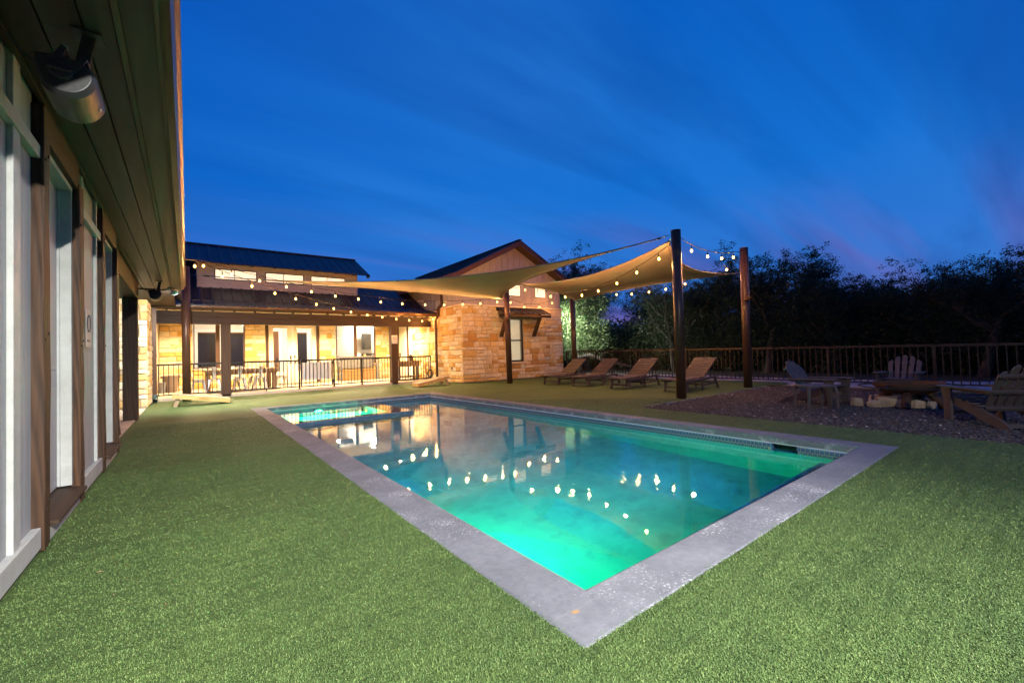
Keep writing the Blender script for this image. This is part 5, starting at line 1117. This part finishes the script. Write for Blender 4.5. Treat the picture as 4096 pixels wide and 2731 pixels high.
# ================================================================== bulb strings
BW = (1, .43, .11)
bulb_me = MB().lathe([(.0, -.060), (.011, -.058), (.022, -.047), (.028, -.030), (.025, -.012), (.016, .006), (.012, .014)], (0, 0, 0), 12, capt=True, capb=False).mesh('bulb', True); bulb_me.materials.append(MT['bulb'])
dark_me = bulb_me.copy(); dark_me.materials.clear(); dark_me.materials.append(MT['glass'])
sock_me = MB().lathe([(.013, .012), (.016, .02), (.016, .055), (.008, .065), (.004, .115)], (0, 0, 0), 10).mesh('socket'); sock_me.materials.append(MT['cable'])
BULB_W = 142
try: MT['bulb'].cycles.emission_sampling = 'NONE'
except Exception: pass
for _k in ('led', 'can_light', 'pool_lamp'): MT[_k].cycles.emission_sampling = 'NONE'
def string(label, start, end, bulbs, dead=()):
    t = thing('string_light', label, 'string lights', start, 'strings of warm bulbs over the terrace')
    pts = [Vector(start)] + [Vector(b) + Vector((0, 0, .115)) for b in bulbs] + [Vector(end)]
    fine = []
    for i in range(len(pts) - 1):
        for k in range(4):
            f = k / 4; p = pts[i].lerp(pts[i + 1], f); p.z -= .03 * 4 * f * (1 - f) * (pts[i + 1] - pts[i]).length * .6; fine.append(p)
    fine.append(pts[-1]); MB().tube(fine, .008, 6).build('cable', MT['cable'], t, smooth=True)
    for i, b in enumerate(bulbs):
        s = bpy.data.objects.new('socket', sock_me); COL.objects.link(s); s.location = b; attach(s, t)
        o = bpy.data.objects.new('bulb', dark_me if i in dead else bulb_me); COL.objects.link(o); o.location = b; attach(o, s)
        if i not in dead: lamp('lamp', 'POINT', s, Vector(b) + Vector((0, 0, -.030)), BULB_W, BW, None, .032)
string('upper string of bulbs from the pool house roof to the pole before the stone gable', (-1.3, 13.35, 3.75), (9.28, 12.42, 3.25), [(0.34, 12.98, 3.52), (0.92, 12.94, 3.36), (1.54, 12.91, 3.23), (2.16, 12.87, 3.11), (2.78, 12.83, 3.01), (3.41, 12.80, 2.92), (4.05, 12.76, 2.86), (4.71, 12.72, 2.80), (5.38, 12.68, 2.77), (6.14, 12.64, 2.77), (6.81, 12.60, 2.79), (7.50, 12.56, 2.83), (8.19, 12.52, 2.89), (8.88, 12.47, 2.97)], ())
string('lower string of bulbs from the pool house roof along the porch to its beam end', (-1.3, 11.6, 3.65), (8.12, 16.27, 2.47), [(0.16, 12.40, 3.39), (0.71, 12.67, 3.24), (1.37, 12.99, 3.09), (1.94, 13.26, 2.97), (2.51, 13.53, 2.88), (3.13, 13.83, 2.78), (3.70, 14.10, 2.70), (4.32, 14.40, 2.64), (4.96, 14.70, 2.59), (5.60, 15.01, 2.56), (6.25, 15.32, 2.53), (6.90, 15.63, 2.52), (7.61, 15.97, 2.53), (8.24, 16.27, 2.65)], ())
string('string of bulbs climbing from the gable pole to the gravel corner pole under the sail', (9.36, 12.4, 3.45), (8.6, 5.33, 3.45), [(9.19, 11.24, 3.26), (9.12, 10.52, 3.06), (9.05, 9.82, 2.85), (8.98, 9.11, 2.74), (8.91, 8.37, 2.69), (8.85, 7.71, 2.72), (8.78, 7.02, 2.82), (8.72, 6.36, 2.98), (8.66, 5.70, 3.18)], (1,))
string('short string of bulbs across the front of the stone gable', (9.42, 12.45, 3.2), (12.95, 13.78, 3.75), [(9.64, 12.67, 3.01), (10.54, 12.97, 2.91), (11.64, 13.34, 2.99), (12.68, 13.68, 3.24)], ())
string('string of bulbs from the gable corner pole to the far right pole', (12.56, 12.25, 3.3), (11.86, 5.16, 3.66), [(12.29, 9.86, 3.10), (12.23, 9.16, 3.02), (12.16, 8.42, 2.99), (12.10, 7.76, 2.99), (12.04, 7.06, 3.05), (11.91, 5.73, 3.24), (11.87, 5.20, 3.43)], ())
string('short string of bulbs between the two tall right hand poles against the sky', (8.68, 5.2, 3.6), (11.8, 5.16, 3.62), [(8.61, 5.14, 3.42), (9.09, 5.14, 3.30), (9.79, 5.14, 3.25), (10.46, 5.14, 3.28), (11.06, 5.14, 3.37)], ())

# ================================================================== loungers
def lounger(label):
    t = local_thing('sun_lounger', label, 'lounger', 'sun loungers in a row under the sails'); M_ = 'brown_poly'; hw = .31
    for s in (-1, 1):
        y = s * hw; MB().prism([(0, .30), (.30, .285), (1.0, .315), (1.66, .33), (1.70, .315), (1.66, .275), (1.0, .255), (.30, .225), (.05, .275)], lambda x, z: (x, y - .018, z), lambda x, z: (x, y + .018, z)).build('side_rail', MT[M_], t, bevel=.005)
        MB().bar((.24, y * .97, .245), (.20, y * .97, 0), .045, .06, (1, 0, 0)).build('leg', MT[M_], t, bevel=.005); MB().bar((.98, y * .97, .265), (.95, y * .97, 0), .045, .06, (1, 0, 0)).build('leg', MT[M_], t, bevel=.005); MB().bar((1.60, y * .97, .30), (1.78, y * .97, 0), .045, .06, (1, 0, 0)).build('leg', MT[M_], t, bevel=.005)
        MB().bar((.97, y * .95, .12), (1.69, y * .95, .15), .028, .04, (0, 0, 1)).build('side_brace', MT[M_], t)
    for x, z in ((.22, .11), (.97, .14), (1.69, .15)): MB().bar((x, -hw + .03, z), (x, hw - .03, z), .03, .045).build('cross_brace', MT[M_], t)
    n = 11
    for i in range(n):
        x = .02 + i * .091; z = .305 + (.0 if i > 3 else -.002 * (3 - i)) + .004 * max(0, i - 3); MB().box(x, x + .084, -hw + .022, hw - .022, z - .011, z + .011).build('seat_slat', MT[M_], t, bevel=.003)
    b0 = Vector((1.02, 0, .325)); b1 = Vector((1.75, 0, .795)); d = (b1 - b0).normalized(); up = Vector((-d.z, 0, d.x)); Lb = (b1 - b0).length
    for s in (-1, 1): MB().bar(b0 + Vector((0, s * (hw - .022), 0)), b1 + Vector((0, s * (hw - .022), -.005)) - d * .03, .032, .035, (0, 0, 1)).build('back_rail', MT[M_], t, bevel=.004)
    k = 9; st = (Lb - .09) / k
    for i in range(k):
        c0 = b0 + d * (i * st + .012) + up * .004; c1 = b0 + d * ((i + 1) * st - .012) + up * .004; m = MB(); e = up * .009; yw = hw - .040
        m.prism([(0, -yw), (1, -yw), (1, yw), (0, yw)], lambda a, y: tuple(c0.lerp(c1, a) + e + Vector((0, y, 0))), lambda a, y: tuple(c0.lerp(c1, a) - e + Vector((0, y, 0)))); m.build('back_slat', MT[M_], t)
    # crest rail: bowed top with a hand slot
    c0 = Lb - .085; m = MB(); e = up * .012
    F0 = lambda a, y: tuple(b0 + d * a + e + Vector((0, y, 0))); F1 = lambda a, y: tuple(b0 + d * a - e + Vector((0, y, 0)))
    arc = lambda y: c0 + .085 + .022 * (1 - (y / hw) ** 2)
    for (ya, yb) in ((-hw, -.07), (.07, hw)):
        ysx = [ya + (yb - ya) * i / 5 for i in range(6)]; m.prism([(c0, y) for y in ysx] + [(arc(y), y) for y in reversed(ysx)], F0, F1)
    m.prism([(c0, -.07), (c0, .07), (c0 + .045, .07), (c0 + .045, -.07)], F0, F1); ysx = [-.07 + .028 * i for i in range(6)]; m.prism([(c0 + .075, y) for y in ysx] + [(arc(y), y) for y in reversed(ysx)], F0, F1); m.build('crest_rail', MT[M_], t)
    for s in (-1, 1): MB().bar(b0 + d * .52 + Vector((0, s * .22, -.01)), (1.56, s * .22, .30), .03, .03).build('back_prop', MT[M_], t)
    return t
lg = lounger('x'); LS = [(9.52, 6.06, 1.5, 'brown slatted lounger at the right end of the row, behind the gravel corner pole'), (9.47, 7.74, 4, 'brown slatted lounger with a small pale badge on its front brace, second from the right'), (9.52, 9.32, 2, 'brown slatted lounger third from the right in the row'), (9.50, 10.66, 4, 'brown slatted lounger at the left end of the row, next to the stone gable')]
for i, (x, y, a, lb) in enumerate(LS):
    o = lg if i == 0 else copy_tree(lg)
    o['label'] = lb; put(o, (x, y, .002), math.radians(a))
    if i == 1:
        bd = MB().cyl((.198, -.02, .115), (.203, -.02, .115), .016, n=12).build('badge', MT['wood_pine'], None); bd.parent = o
# ================================================================== adirondack chairs
def adirondack(label):
    t = local_thing('adirondack_chair', label, 'chair', 'slatted garden chairs round the fire pit'); M_ = 'grey_poly'; hw = .27
    for s in (-1, 1):
        y = s * hw
        MB().prism([(.02, .335), (-.30, .275), (-.50, .20), (-.74, .105), (-.84, .03), (-.84, 0), (-.70, 0), (-.45, .085), (-.02, .235), (.02, .24)], lambda x, z: (x, y - .016, z), lambda x, z: (x, y + .016, z)).build('stringer', MT[M_], t, bevel=.004)
        MB().box(-.06, .06, y + s * .017 - (.032 if s < 0 else 0), y + s * .017 + (.032 if s > 0 else 0), 0, .455).build('front_leg', MT[M_], t, bevel=.004)
        MB().prism([(.10, .457), (.09, .43), (-.63, .425), (-.64, .45)], lambda x, z: (x, y - .02, z), lambda x, z: (x, y + .0, z)) if False else None
        am = MB(); yo = y + s * .03; poly = [(.13, yo - .055), (.13, yo + .055), (.09, yo + .085), (-.10, yo + .085), (-.45, yo + .05), (-.66, yo + .035), (-.66, yo - .035), (-.40, yo - .06), (.08, yo - .075)]
        am.prism(poly, lambda x, yy_: (x, yy_, .457 - .02 * (-x if x < 0 else 0)), lambda x, yy_: (x, yy_, .480 - .02 * (-x if x < 0 else 0))); am.build('arm', MT[M_], t, bevel=.005)
        MB().prism([(.06, .0), (.10, .0), (.06, -.20)], lambda x, z: (x, y + s * .02, .455 + z), lambda x, z: (x, y + s * .045, .455 + z)).build('arm_bracket', MT[M_], t)
        MB().bar((.0, y + s * .01, .435), (-.62, y + s * .01, .425), .02, .035).build('arm_rail', MT[M_], t)
    n = 6
    for i in range(n):
        x = .045 - i * .088; z = .345 - .0 if i == 0 else .345 - (i * .088) * .21; a = -.21; MB().bar((x - .04, -hw - .02, z - (.008 if i else 0)), (x - .04, hw + .02, z - (.008 if i else 0)), .078, .02, (.2, 0, 1)).build('seat_slat', MT[M_], t, bevel=.003)
    b0 = Vector((-.44, 0, .20)); b1 = Vector((-.80, 0, .80)); d = (b1 - b0).normalized(); fw = Vector((d.z, 0, -d.x)); Lb = (b1 - b0).length
    for i in range(5):
        k = i - 2; yb, yt = k * .098, k * .122; w0, w1 = .034, .043; top = Lb - .035 * k * k * .95
        m = MB(); F0 = lambda a, q: tuple(b0 + d * a + fw * .010 + Vector((0, (yb + (yt - yb) * a / Lb) + q, 0))); F1 = lambda a, q: tuple(b0 + d * a - fw * .010 + Vector((0, (yb + (yt - yb) * a / Lb) + q, 0)))
        sl = -.05 * k; m.prism([(0, -w0), (0, w0), (top - .03 + sl * .5 - .008, w1), (top - .006 + sl * .25, w1 * .6), (top, 0), (top - .006 - sl * .25, -w1 * .6), (top - .03 - sl * .5 - .008, -w1)], F0, F1); m.build('back_slat', MT[M_], t, bevel=.003)
    for (f, wd) in ((.05, .25), (.42, .31), (.76, .27)):
        c = b0 + d * (Lb * f) - fw * .028; MB().bar(c + Vector((0, -wd, 0)), c + Vector((0, wd, 0)), .045, .032, tuple(fw)).build('back_rail', MT[M_], t, bevel=.004)
    MB().bar((-.78, -hw + .017, .05), (-.78, hw - .017, .05), .03, .05).build('stretcher', MT[M_], t); MB().bar((-.0, -hw + .017, .12), (-.0, hw - .017, .12), .03, .05).build('stretcher', MT[M_], t)
    return t
ad = adirondack('x'); AS = [(9.25, 2.60, -98, 'slatted garden chair in profile with a bluish back, left of the fire pit'), (11.50, 2.20, 180, 'slatted garden chair facing the viewer behind the fire pit'), (8.56, .86, 43, 'large slatted garden chair seen from behind at the right edge'), (10.75, .42, 158, 'slatted garden chair mostly hidden behind the chair at the right edge')]
for i, (x, y, a, lb) in enumerate(AS):
    o = ad if i == 0 else copy_tree(ad)
    o['label'] = lb; put(o, (x, y, -.012), math.radians(a))
# small side table beside the left chair
tb_ = local_thing('garden_side_table', 'small four legged brown side table beside the profile garden chair', 'table')
MB().prism([(-.25, -.17), (-.21, -.20), (.21, -.20), (.25, -.17), (.25, .17), (.21, .20), (-.21, .20), (-.25, .17)], lambda x, y: (x, y, .375), lambda x, y: (x, y, .405)).build('top', MT['grey_poly'], tb_, bevel=.006)
for sx in (-1, 1):
    for sy in (-1, 1): MB().tube([(sx * .20, sy * .155, .374), (sx * .225, sy * .175, .34), (sx * .24, sy * .19, .0)], [.045, .030, .020], 6).build('leg', MT['grey_poly'], tb_)
put(tb_, (8.58, 2.72, -.012), math.radians(-38))
# ================================================================== fire pit
FX, FY_ = 9.68, 1.72
fp = thing('fire_pit', 'wide shallow iron fire bowl with a foot ring on splayed pipe legs', 'fire pit', (FX, FY_, 0))
MB().lathe([(.06, .20), (.28, .225), (.40, .285), (.455, .345), (.465, .40), (.45, .40), (.44, .35), (.385, .30), (.27, .245), (.0, .225)], (FX, FY_, 0), 48, capt=False, capb=True).build('bowl', MT['rust'], fp, smooth=False)
MB().tube([(FX + .66 * math.cos(t), FY_ + .66 * math.sin(t), .335) for t in [k * math.pi / 32 for k in range(64)]], .011, 8, closed=True).build('foot_ring', MT['iron'], fp, smooth=True)
for a in (20, 92, 164, 236, 308): c, s = math.cos(math.radians(a)), math.sin(math.radians(a)); MB().tube([(FX + .44 * c, FY_ + .44 * s, .35), (FX + .55 * c, FY_ + .55 * s, .365), (FX + .66 * c, FY_ + .66 * s, .335)], .010, 6).build('ring_bracket', MT['iron'], fp)
for a in (185, 265, 345, 105): c, s = math.cos(math.radians(a)), math.sin(math.radians(a)); MB().tube([(FX + .24 * c, FY_ + .24 * s, .255), (FX + .47 * c, FY_ + .47 * s, -.01)], .062, 16).build('leg', MT['rust'], fp)
sp = [(9.30, 2.33, .10, .13), (9.30, 2.08, .13, .11), (9.50, 1.98, .19, .16), (9.46, 1.74, .12, .13), (9.52, 1.58, .11, .12), (9.50, 1.42, .08, .11), (9.82, 2.18, .12, .15), (9.95, 1.40, .13, .12)]
SLB = ['jagged pale stone left of the fire pit legs, outermost', 'square pale stone in front of the left fire pit leg', 'long golden stone under the fire bowl, largest of the ring', 'flat tan stone right of the middle fire pit leg', 'rounded greenish stone in the right part of the fire ring', 'small tan stone at the right end of the fire ring', 'stone at the back left of the fire ring', 'stone at the back right of the fire ring']
for (x, y, r_, h), lb in zip(sp, SLB):
    q = random.Random(int(x * 1000 + y * 77)); m = MB(); n = 7; ang = [2 * math.pi * (i + q.uniform(-.25, .25)) / n for i in range(n)]
    for (z, k) in ((-.012, 1), (h * .55 * q.uniform(.8, 1.1), 1.04), (h, .8)): m.v += [(r_ * k * q.uniform(.8, 1.12) * math.cos(a), r_ * .75 * k * q.uniform(.85, 1.1) * math.sin(a), z + q.uniform(-.012, .012) * (z > 0)) for a in ang]
    for i in range(2):
        for k in range(n): m.f.append((i * n + k, i * n + (k + 1) % n, i * n + n + (k + 1) % n, i * n + n + k))
    m.f += [tuple(reversed(range(n))), tuple(range(2 * n, 3 * n))]
    o = m.build('fire_ring_stone', MT['fieldstone'], None, bevel=.008); o.location = (x, y, 0); o.rotation_euler = (0, 0, q.uniform(0, 6)); tag(o, lb, 'stone', 'stones set round the fire pit')
bk = thing('ash_bucket', 'grey metal bucket standing under the fire bowl behind the front leg', 'bucket', (10.05, 1.75, 0)); MB().lathe([(.13, 0), (.135, .01), (.165, .24), (.172, .245), (.165, .25), (.15, .2)], (10.08, 1.72, -.012), 24).build('body', MT['steel'], bk); MB().tube([(10.08 + .168 * math.cos(t), 1.72 + .168 * math.sin(t), .10) for t in [k * math.pi / 12 for k in range(24)]], .005, 5, closed=True).build('hoop', MT['steel'], bk)
# ================================================================== the long fence
fn = thing('fence', 'bronze metal fence of slim pickets along the far edge of the terrace', 'fence', (13.9, 7, 0))
py = [14.12, 12.36, 10.28, 8.22, 6.14, 4.06, 1.98, -.10, -2.2]; zt = lambda y: .975 + (y - .6) * (1.11 - .975) / 13.4; fx = lambda y: 13.88
for y in py: rail_post(fn, fx(y), y, -.06, zt(y) - .03, .06, 'bronze_metal', False)
for a, b in zip(py[:-1], py[1:]): rail_bay(fn, (fx(a), a), (fx(b), b), zt(a), .05, .138, 'bronze_metal', zt(b), .05, .065, .022)
# ================================================================== live oaks beyond the fence
def oak_mesh(seed, H, R, nleaf, trunks=1, lsz=.085):
    r = random.Random(seed); br = MB(); tips = []
    def limb(p, d, ln, rad, depth):
        pts = [p]; n = 4; cur = p; dd = d.copy()
        for i in range(n):
            dd = (dd + Vector((r.uniform(-.28, .28), r.uniform(-.28, .28), r.uniform(-.12, .22)))).normalized(); cur = cur + dd * (ln / n); pts.append(cur)
        rs = [rad * (1 - .55 * i / n) for i in range(n + 1)]; br.tube(pts, rs, 7 if depth < 2 else 5)
        if depth >= 3: tips.extend([(pts[2], ln), (pts[3], ln), (pts[-1], ln)]); return
        if depth >= 1: tips.append((pts[-1], ln * .7))
        k = r.choice([3, 3, 4]) if depth < 2 else r.choice([3, 4])
        for i in range(k):
            a = 2 * math.pi * (i + r.uniform(-.3, .3)) / k; side = Vector((math.cos(a), math.sin(a), r.uniform(.1, .65))).normalized(); f = r.choice([2, 3, 4, 4]) if depth else r.choice([3, 4, 4])
            limb(pts[f], (dd * .45 + side).normalized(), ln * r.uniform(.58, .80), rs[f] * .68, depth + 1)
    for k in range(trunks):
        a = r.uniform(0, 6.28); limb(Vector((.25 * math.cos(a) * (trunks > 1), .25 * math.sin(a) * (trunks > 1), -.1)), Vector((.35 * math.cos(a), .35 * math.sin(a), 1)).normalized(), H * .27, .15 * H / 5, 0)
    T = np.array([tuple(t[0]) for t in tips]); zs = T[:, 2]; sx = R / max(1e-3, np.percentile(np.hypot(T[:, 0], T[:, 1]), 96)); sz = H * .93 / np.percentile(zs, 99)
    br.v = [(x * (1 + (sx - 1) * min(1, max(0, z / (H * .4)))), y * (1 + (sx - 1) * min(1, max(0, z / (H * .4)))), z * sz) for x, y, z in br.v]
    f = 1 + (sx - 1) * np.clip(T[:, 2] / (H * .4), 0, 1); T = np.stack([T[:, 0] * f, T[:, 1] * f, T[:, 2] * sz], 1)
    g_ = np.random.default_rng(seed); ti = g_.integers(0, len(T), nleaf); c = T[ti]
    # leaves in tight sprays round each twig end
    sub = g_.normal(0, 1, (len(T), 5, 3)) * .24; spray = sub[ti, g_.integers(0, 5, nleaf)]
    c = c.copy(); low_ = g_.random(nleaf) < .34; c[low_, 2] *= g_.uniform(.25, .85, low_.sum()); c[low_, :2] *= g_.uniform(.8, 1.12, low_.sum())[:, None]
    P = c + spray + g_.normal(0, .075, (nleaf, 3)) * np.array([1, 1, .8]); P[:, 2] = np.maximum(P[:, 2], .25)
    u = g_.normal(0, 1, (nleaf, 3)); u /= np.linalg.norm(u, axis=1)[:, None]; w = np.cross(u, g_.normal(0, 1, (nleaf, 3))); w /= np.linalg.norm(w, axis=1)[:, None]
    s = lsz * g_.uniform(.55, 1.15, nleaf)[:, None]; a, b, cc, dd = P - u * s * .5, P + w * s * .24, P + u * s * .5, P - w * s * .24
    V = np.stack([a, b, cc, dd], 1).reshape(-1, 3); me = bpy.data.meshes.new('crown'); me.vertices.add(len(V)); me.vertices.foreach_set('co', V.astype(np.float32).ravel())
    me.loops.add(nleaf * 4); me.loops.foreach_set('vertex_index', np.arange(nleaf * 4, dtype=np.int32)); me.polygons.add(nleaf); me.polygons.foreach_set('loop_start', (np.arange(nleaf) * 4).astype(np.int32)); me.polygons.foreach_set('loop_total', np.full(nleaf, 4, np.int32)); me.update(calc_edges=True)
    me.materials.append(MT['leaf']); bm_ = br.mesh('trunk', True); bm_.materials.append(MT['unlit_bark']); return bm_, me  # leaf and bark copies darkened in colour, for oaks outside the floodlight
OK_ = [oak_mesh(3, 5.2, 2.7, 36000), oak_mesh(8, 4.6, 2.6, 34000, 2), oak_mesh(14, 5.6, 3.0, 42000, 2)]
def oak(label, kind, x, y, s, rz, sz=1.0, meshes=None):
    t = thing('live_oak', label, 'tree', (x, y, -.05), 'live oaks beyond the fence'); a, b = meshes or OK_[kind]
    for nm, me in (('trunk', a), ('crown', b)):
        o = bpy.data.objects.new(nm, me); COL.objects.link(o); o.parent = t
    t.rotation_euler = (0, 0, math.radians(rz)); t.scale = (s, s, s * sz)
LIT = oak_mesh(23, 5.3, 3.2, 95000, 3, .088); LIT[0].materials.clear(); LIT[0].materials.append(MT['bark']); LIT[1].materials.clear(); LIT[1].materials.append(MT['lit_leaf'])
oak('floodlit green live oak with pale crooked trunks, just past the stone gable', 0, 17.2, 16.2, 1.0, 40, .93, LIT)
oak('dark oak top rising above the shade sail behind the stone gable', 2, 21.5, 20.8, 1.40, 10, 1.0)
oak('dark oak between the floodlit tree and the gravel corner pole', 1, 18.6, 11.4, 1.0, 100, .98)
oak('dark oak behind the gravel corner pole', 0, 20.0, 9.6, .98, 200, .95)
oak('tall dark oak behind the far right pole, warm on its left side', 2, 18.6, 7.7, .92, 305, 1.0)
oak('dark oak right of the far right pole, sloping down to the dip in the skyline', 1, 19.6, 5.7, .92, 20, .95)
oak('low dark oak at the dip in the skyline above the profile chair', 0, 22.0, 4.6, .86, 77, .86)
oak('dark oak above the fire pit chair, left of the spreading oak', 1, 20.0, 3.2, .84, 150, .88)
oak('spreading dark oak with a visible trunk at the right', 2, 18.6, 1.9, .80, 240, .84)
oak('tall dark oak cut by the right edge', 1, 19.0, -.3, .72, 10, .82)
oak('dark oak filling the gap right of the floodlit tree', 2, 20.5, 13.2, .88, 260, .86)
oak('dark oak out of the picture to the right', 2, 19.5, -3.4, .75, 70, .85)
oak('dark oak in the second row behind the floodlit tree', 1, 24, 15.5, 1.1, 33, 1.0)
oak('dark oak in the second row behind the far right pole', 2, 24.5, 8.0, .95, 133, .85)
oak('dark oak in the second row behind the spreading oak', 0, 24.5, 2.4, .9, 233, .85)
# low dark brush that closes the view under the crowns
def brush(n, x0, x1, y0, y1):
    g_ = np.random.default_rng(5); P = np.stack([g_.uniform(x0, x1, n), g_.uniform(y0, y1, n), g_.beta(1.2, 1.7, n) * 3.0], 1); u = g_.normal(0, 1, (n, 3)); u /= np.linalg.norm(u, axis=1)[:, None]; w = np.cross(u, g_.normal(0, 1, (n, 3))); w /= np.linalg.norm(w, axis=1)[:, None]; s = .17 * g_.uniform(.6, 1.2, n)[:, None]
    V = np.stack([P - u * s * .5, P + w * s * .25, P + u * s * .5, P - w * s * .25], 1).reshape(-1, 3); me = bpy.data.meshes.new('brush'); me.vertices.add(len(V)); me.vertices.foreach_set('co', V.astype(np.float32).ravel()); me.loops.add(n * 4); me.loops.foreach_set('vertex_index', np.arange(n * 4, dtype=np.int32)); me.polygons.add(n); me.polygons.foreach_set('loop_start', (np.arange(n) * 4).astype(np.int32)); me.polygons.foreach_set('loop_total', np.full(n, 4, np.int32)); me.update(calc_edges=True); return obj('brush', me, MT['leaf'])
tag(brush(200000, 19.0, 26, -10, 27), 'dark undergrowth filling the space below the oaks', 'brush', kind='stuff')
# leaning pale limb behind the fence by the gable
lm = thing('fallen_limb', 'pale crooked oak limb lying behind the fence near the stone gable', 'branch', (15.5, 13.2, 0))
MB().tube([(15.2, 14.7, .75), (15.4, 14.1, .88), (15.5, 13.6, .72), (15.6, 13.0, .60), (15.7, 12.4, .42), (15.8, 11.7, .30)], [.11, .10, .085, .075, .06, .03], 9).build('limb', MT['bark'], lm, smooth=True)
MB().tube([(15.5, 13.6, .72), (15.3, 13.2, .95), (15.2, 12.8, 1.0)], [.05, .035, .02], 7).build('twig', MT['bark'], lm, smooth=True); MB().tube([(15.2, 14.7, .75), (15.25, 14.9, .3), (15.2, 15.0, -.06)], [.11, .12, .14], 9).build('stub', MT['bark'], lm, smooth=True)
# floodlight on the hidden flank of the stone gable, the one that lights the oak
flood('white floodlight on the far flank of the stone gable aimed at the oak', 13.80, 15.6, 2.7, [(.10, 0, -.02, (17.0, 14.6, 2.2), 4800, 115)], (.95, 1, .90), mount=(-1, 0))
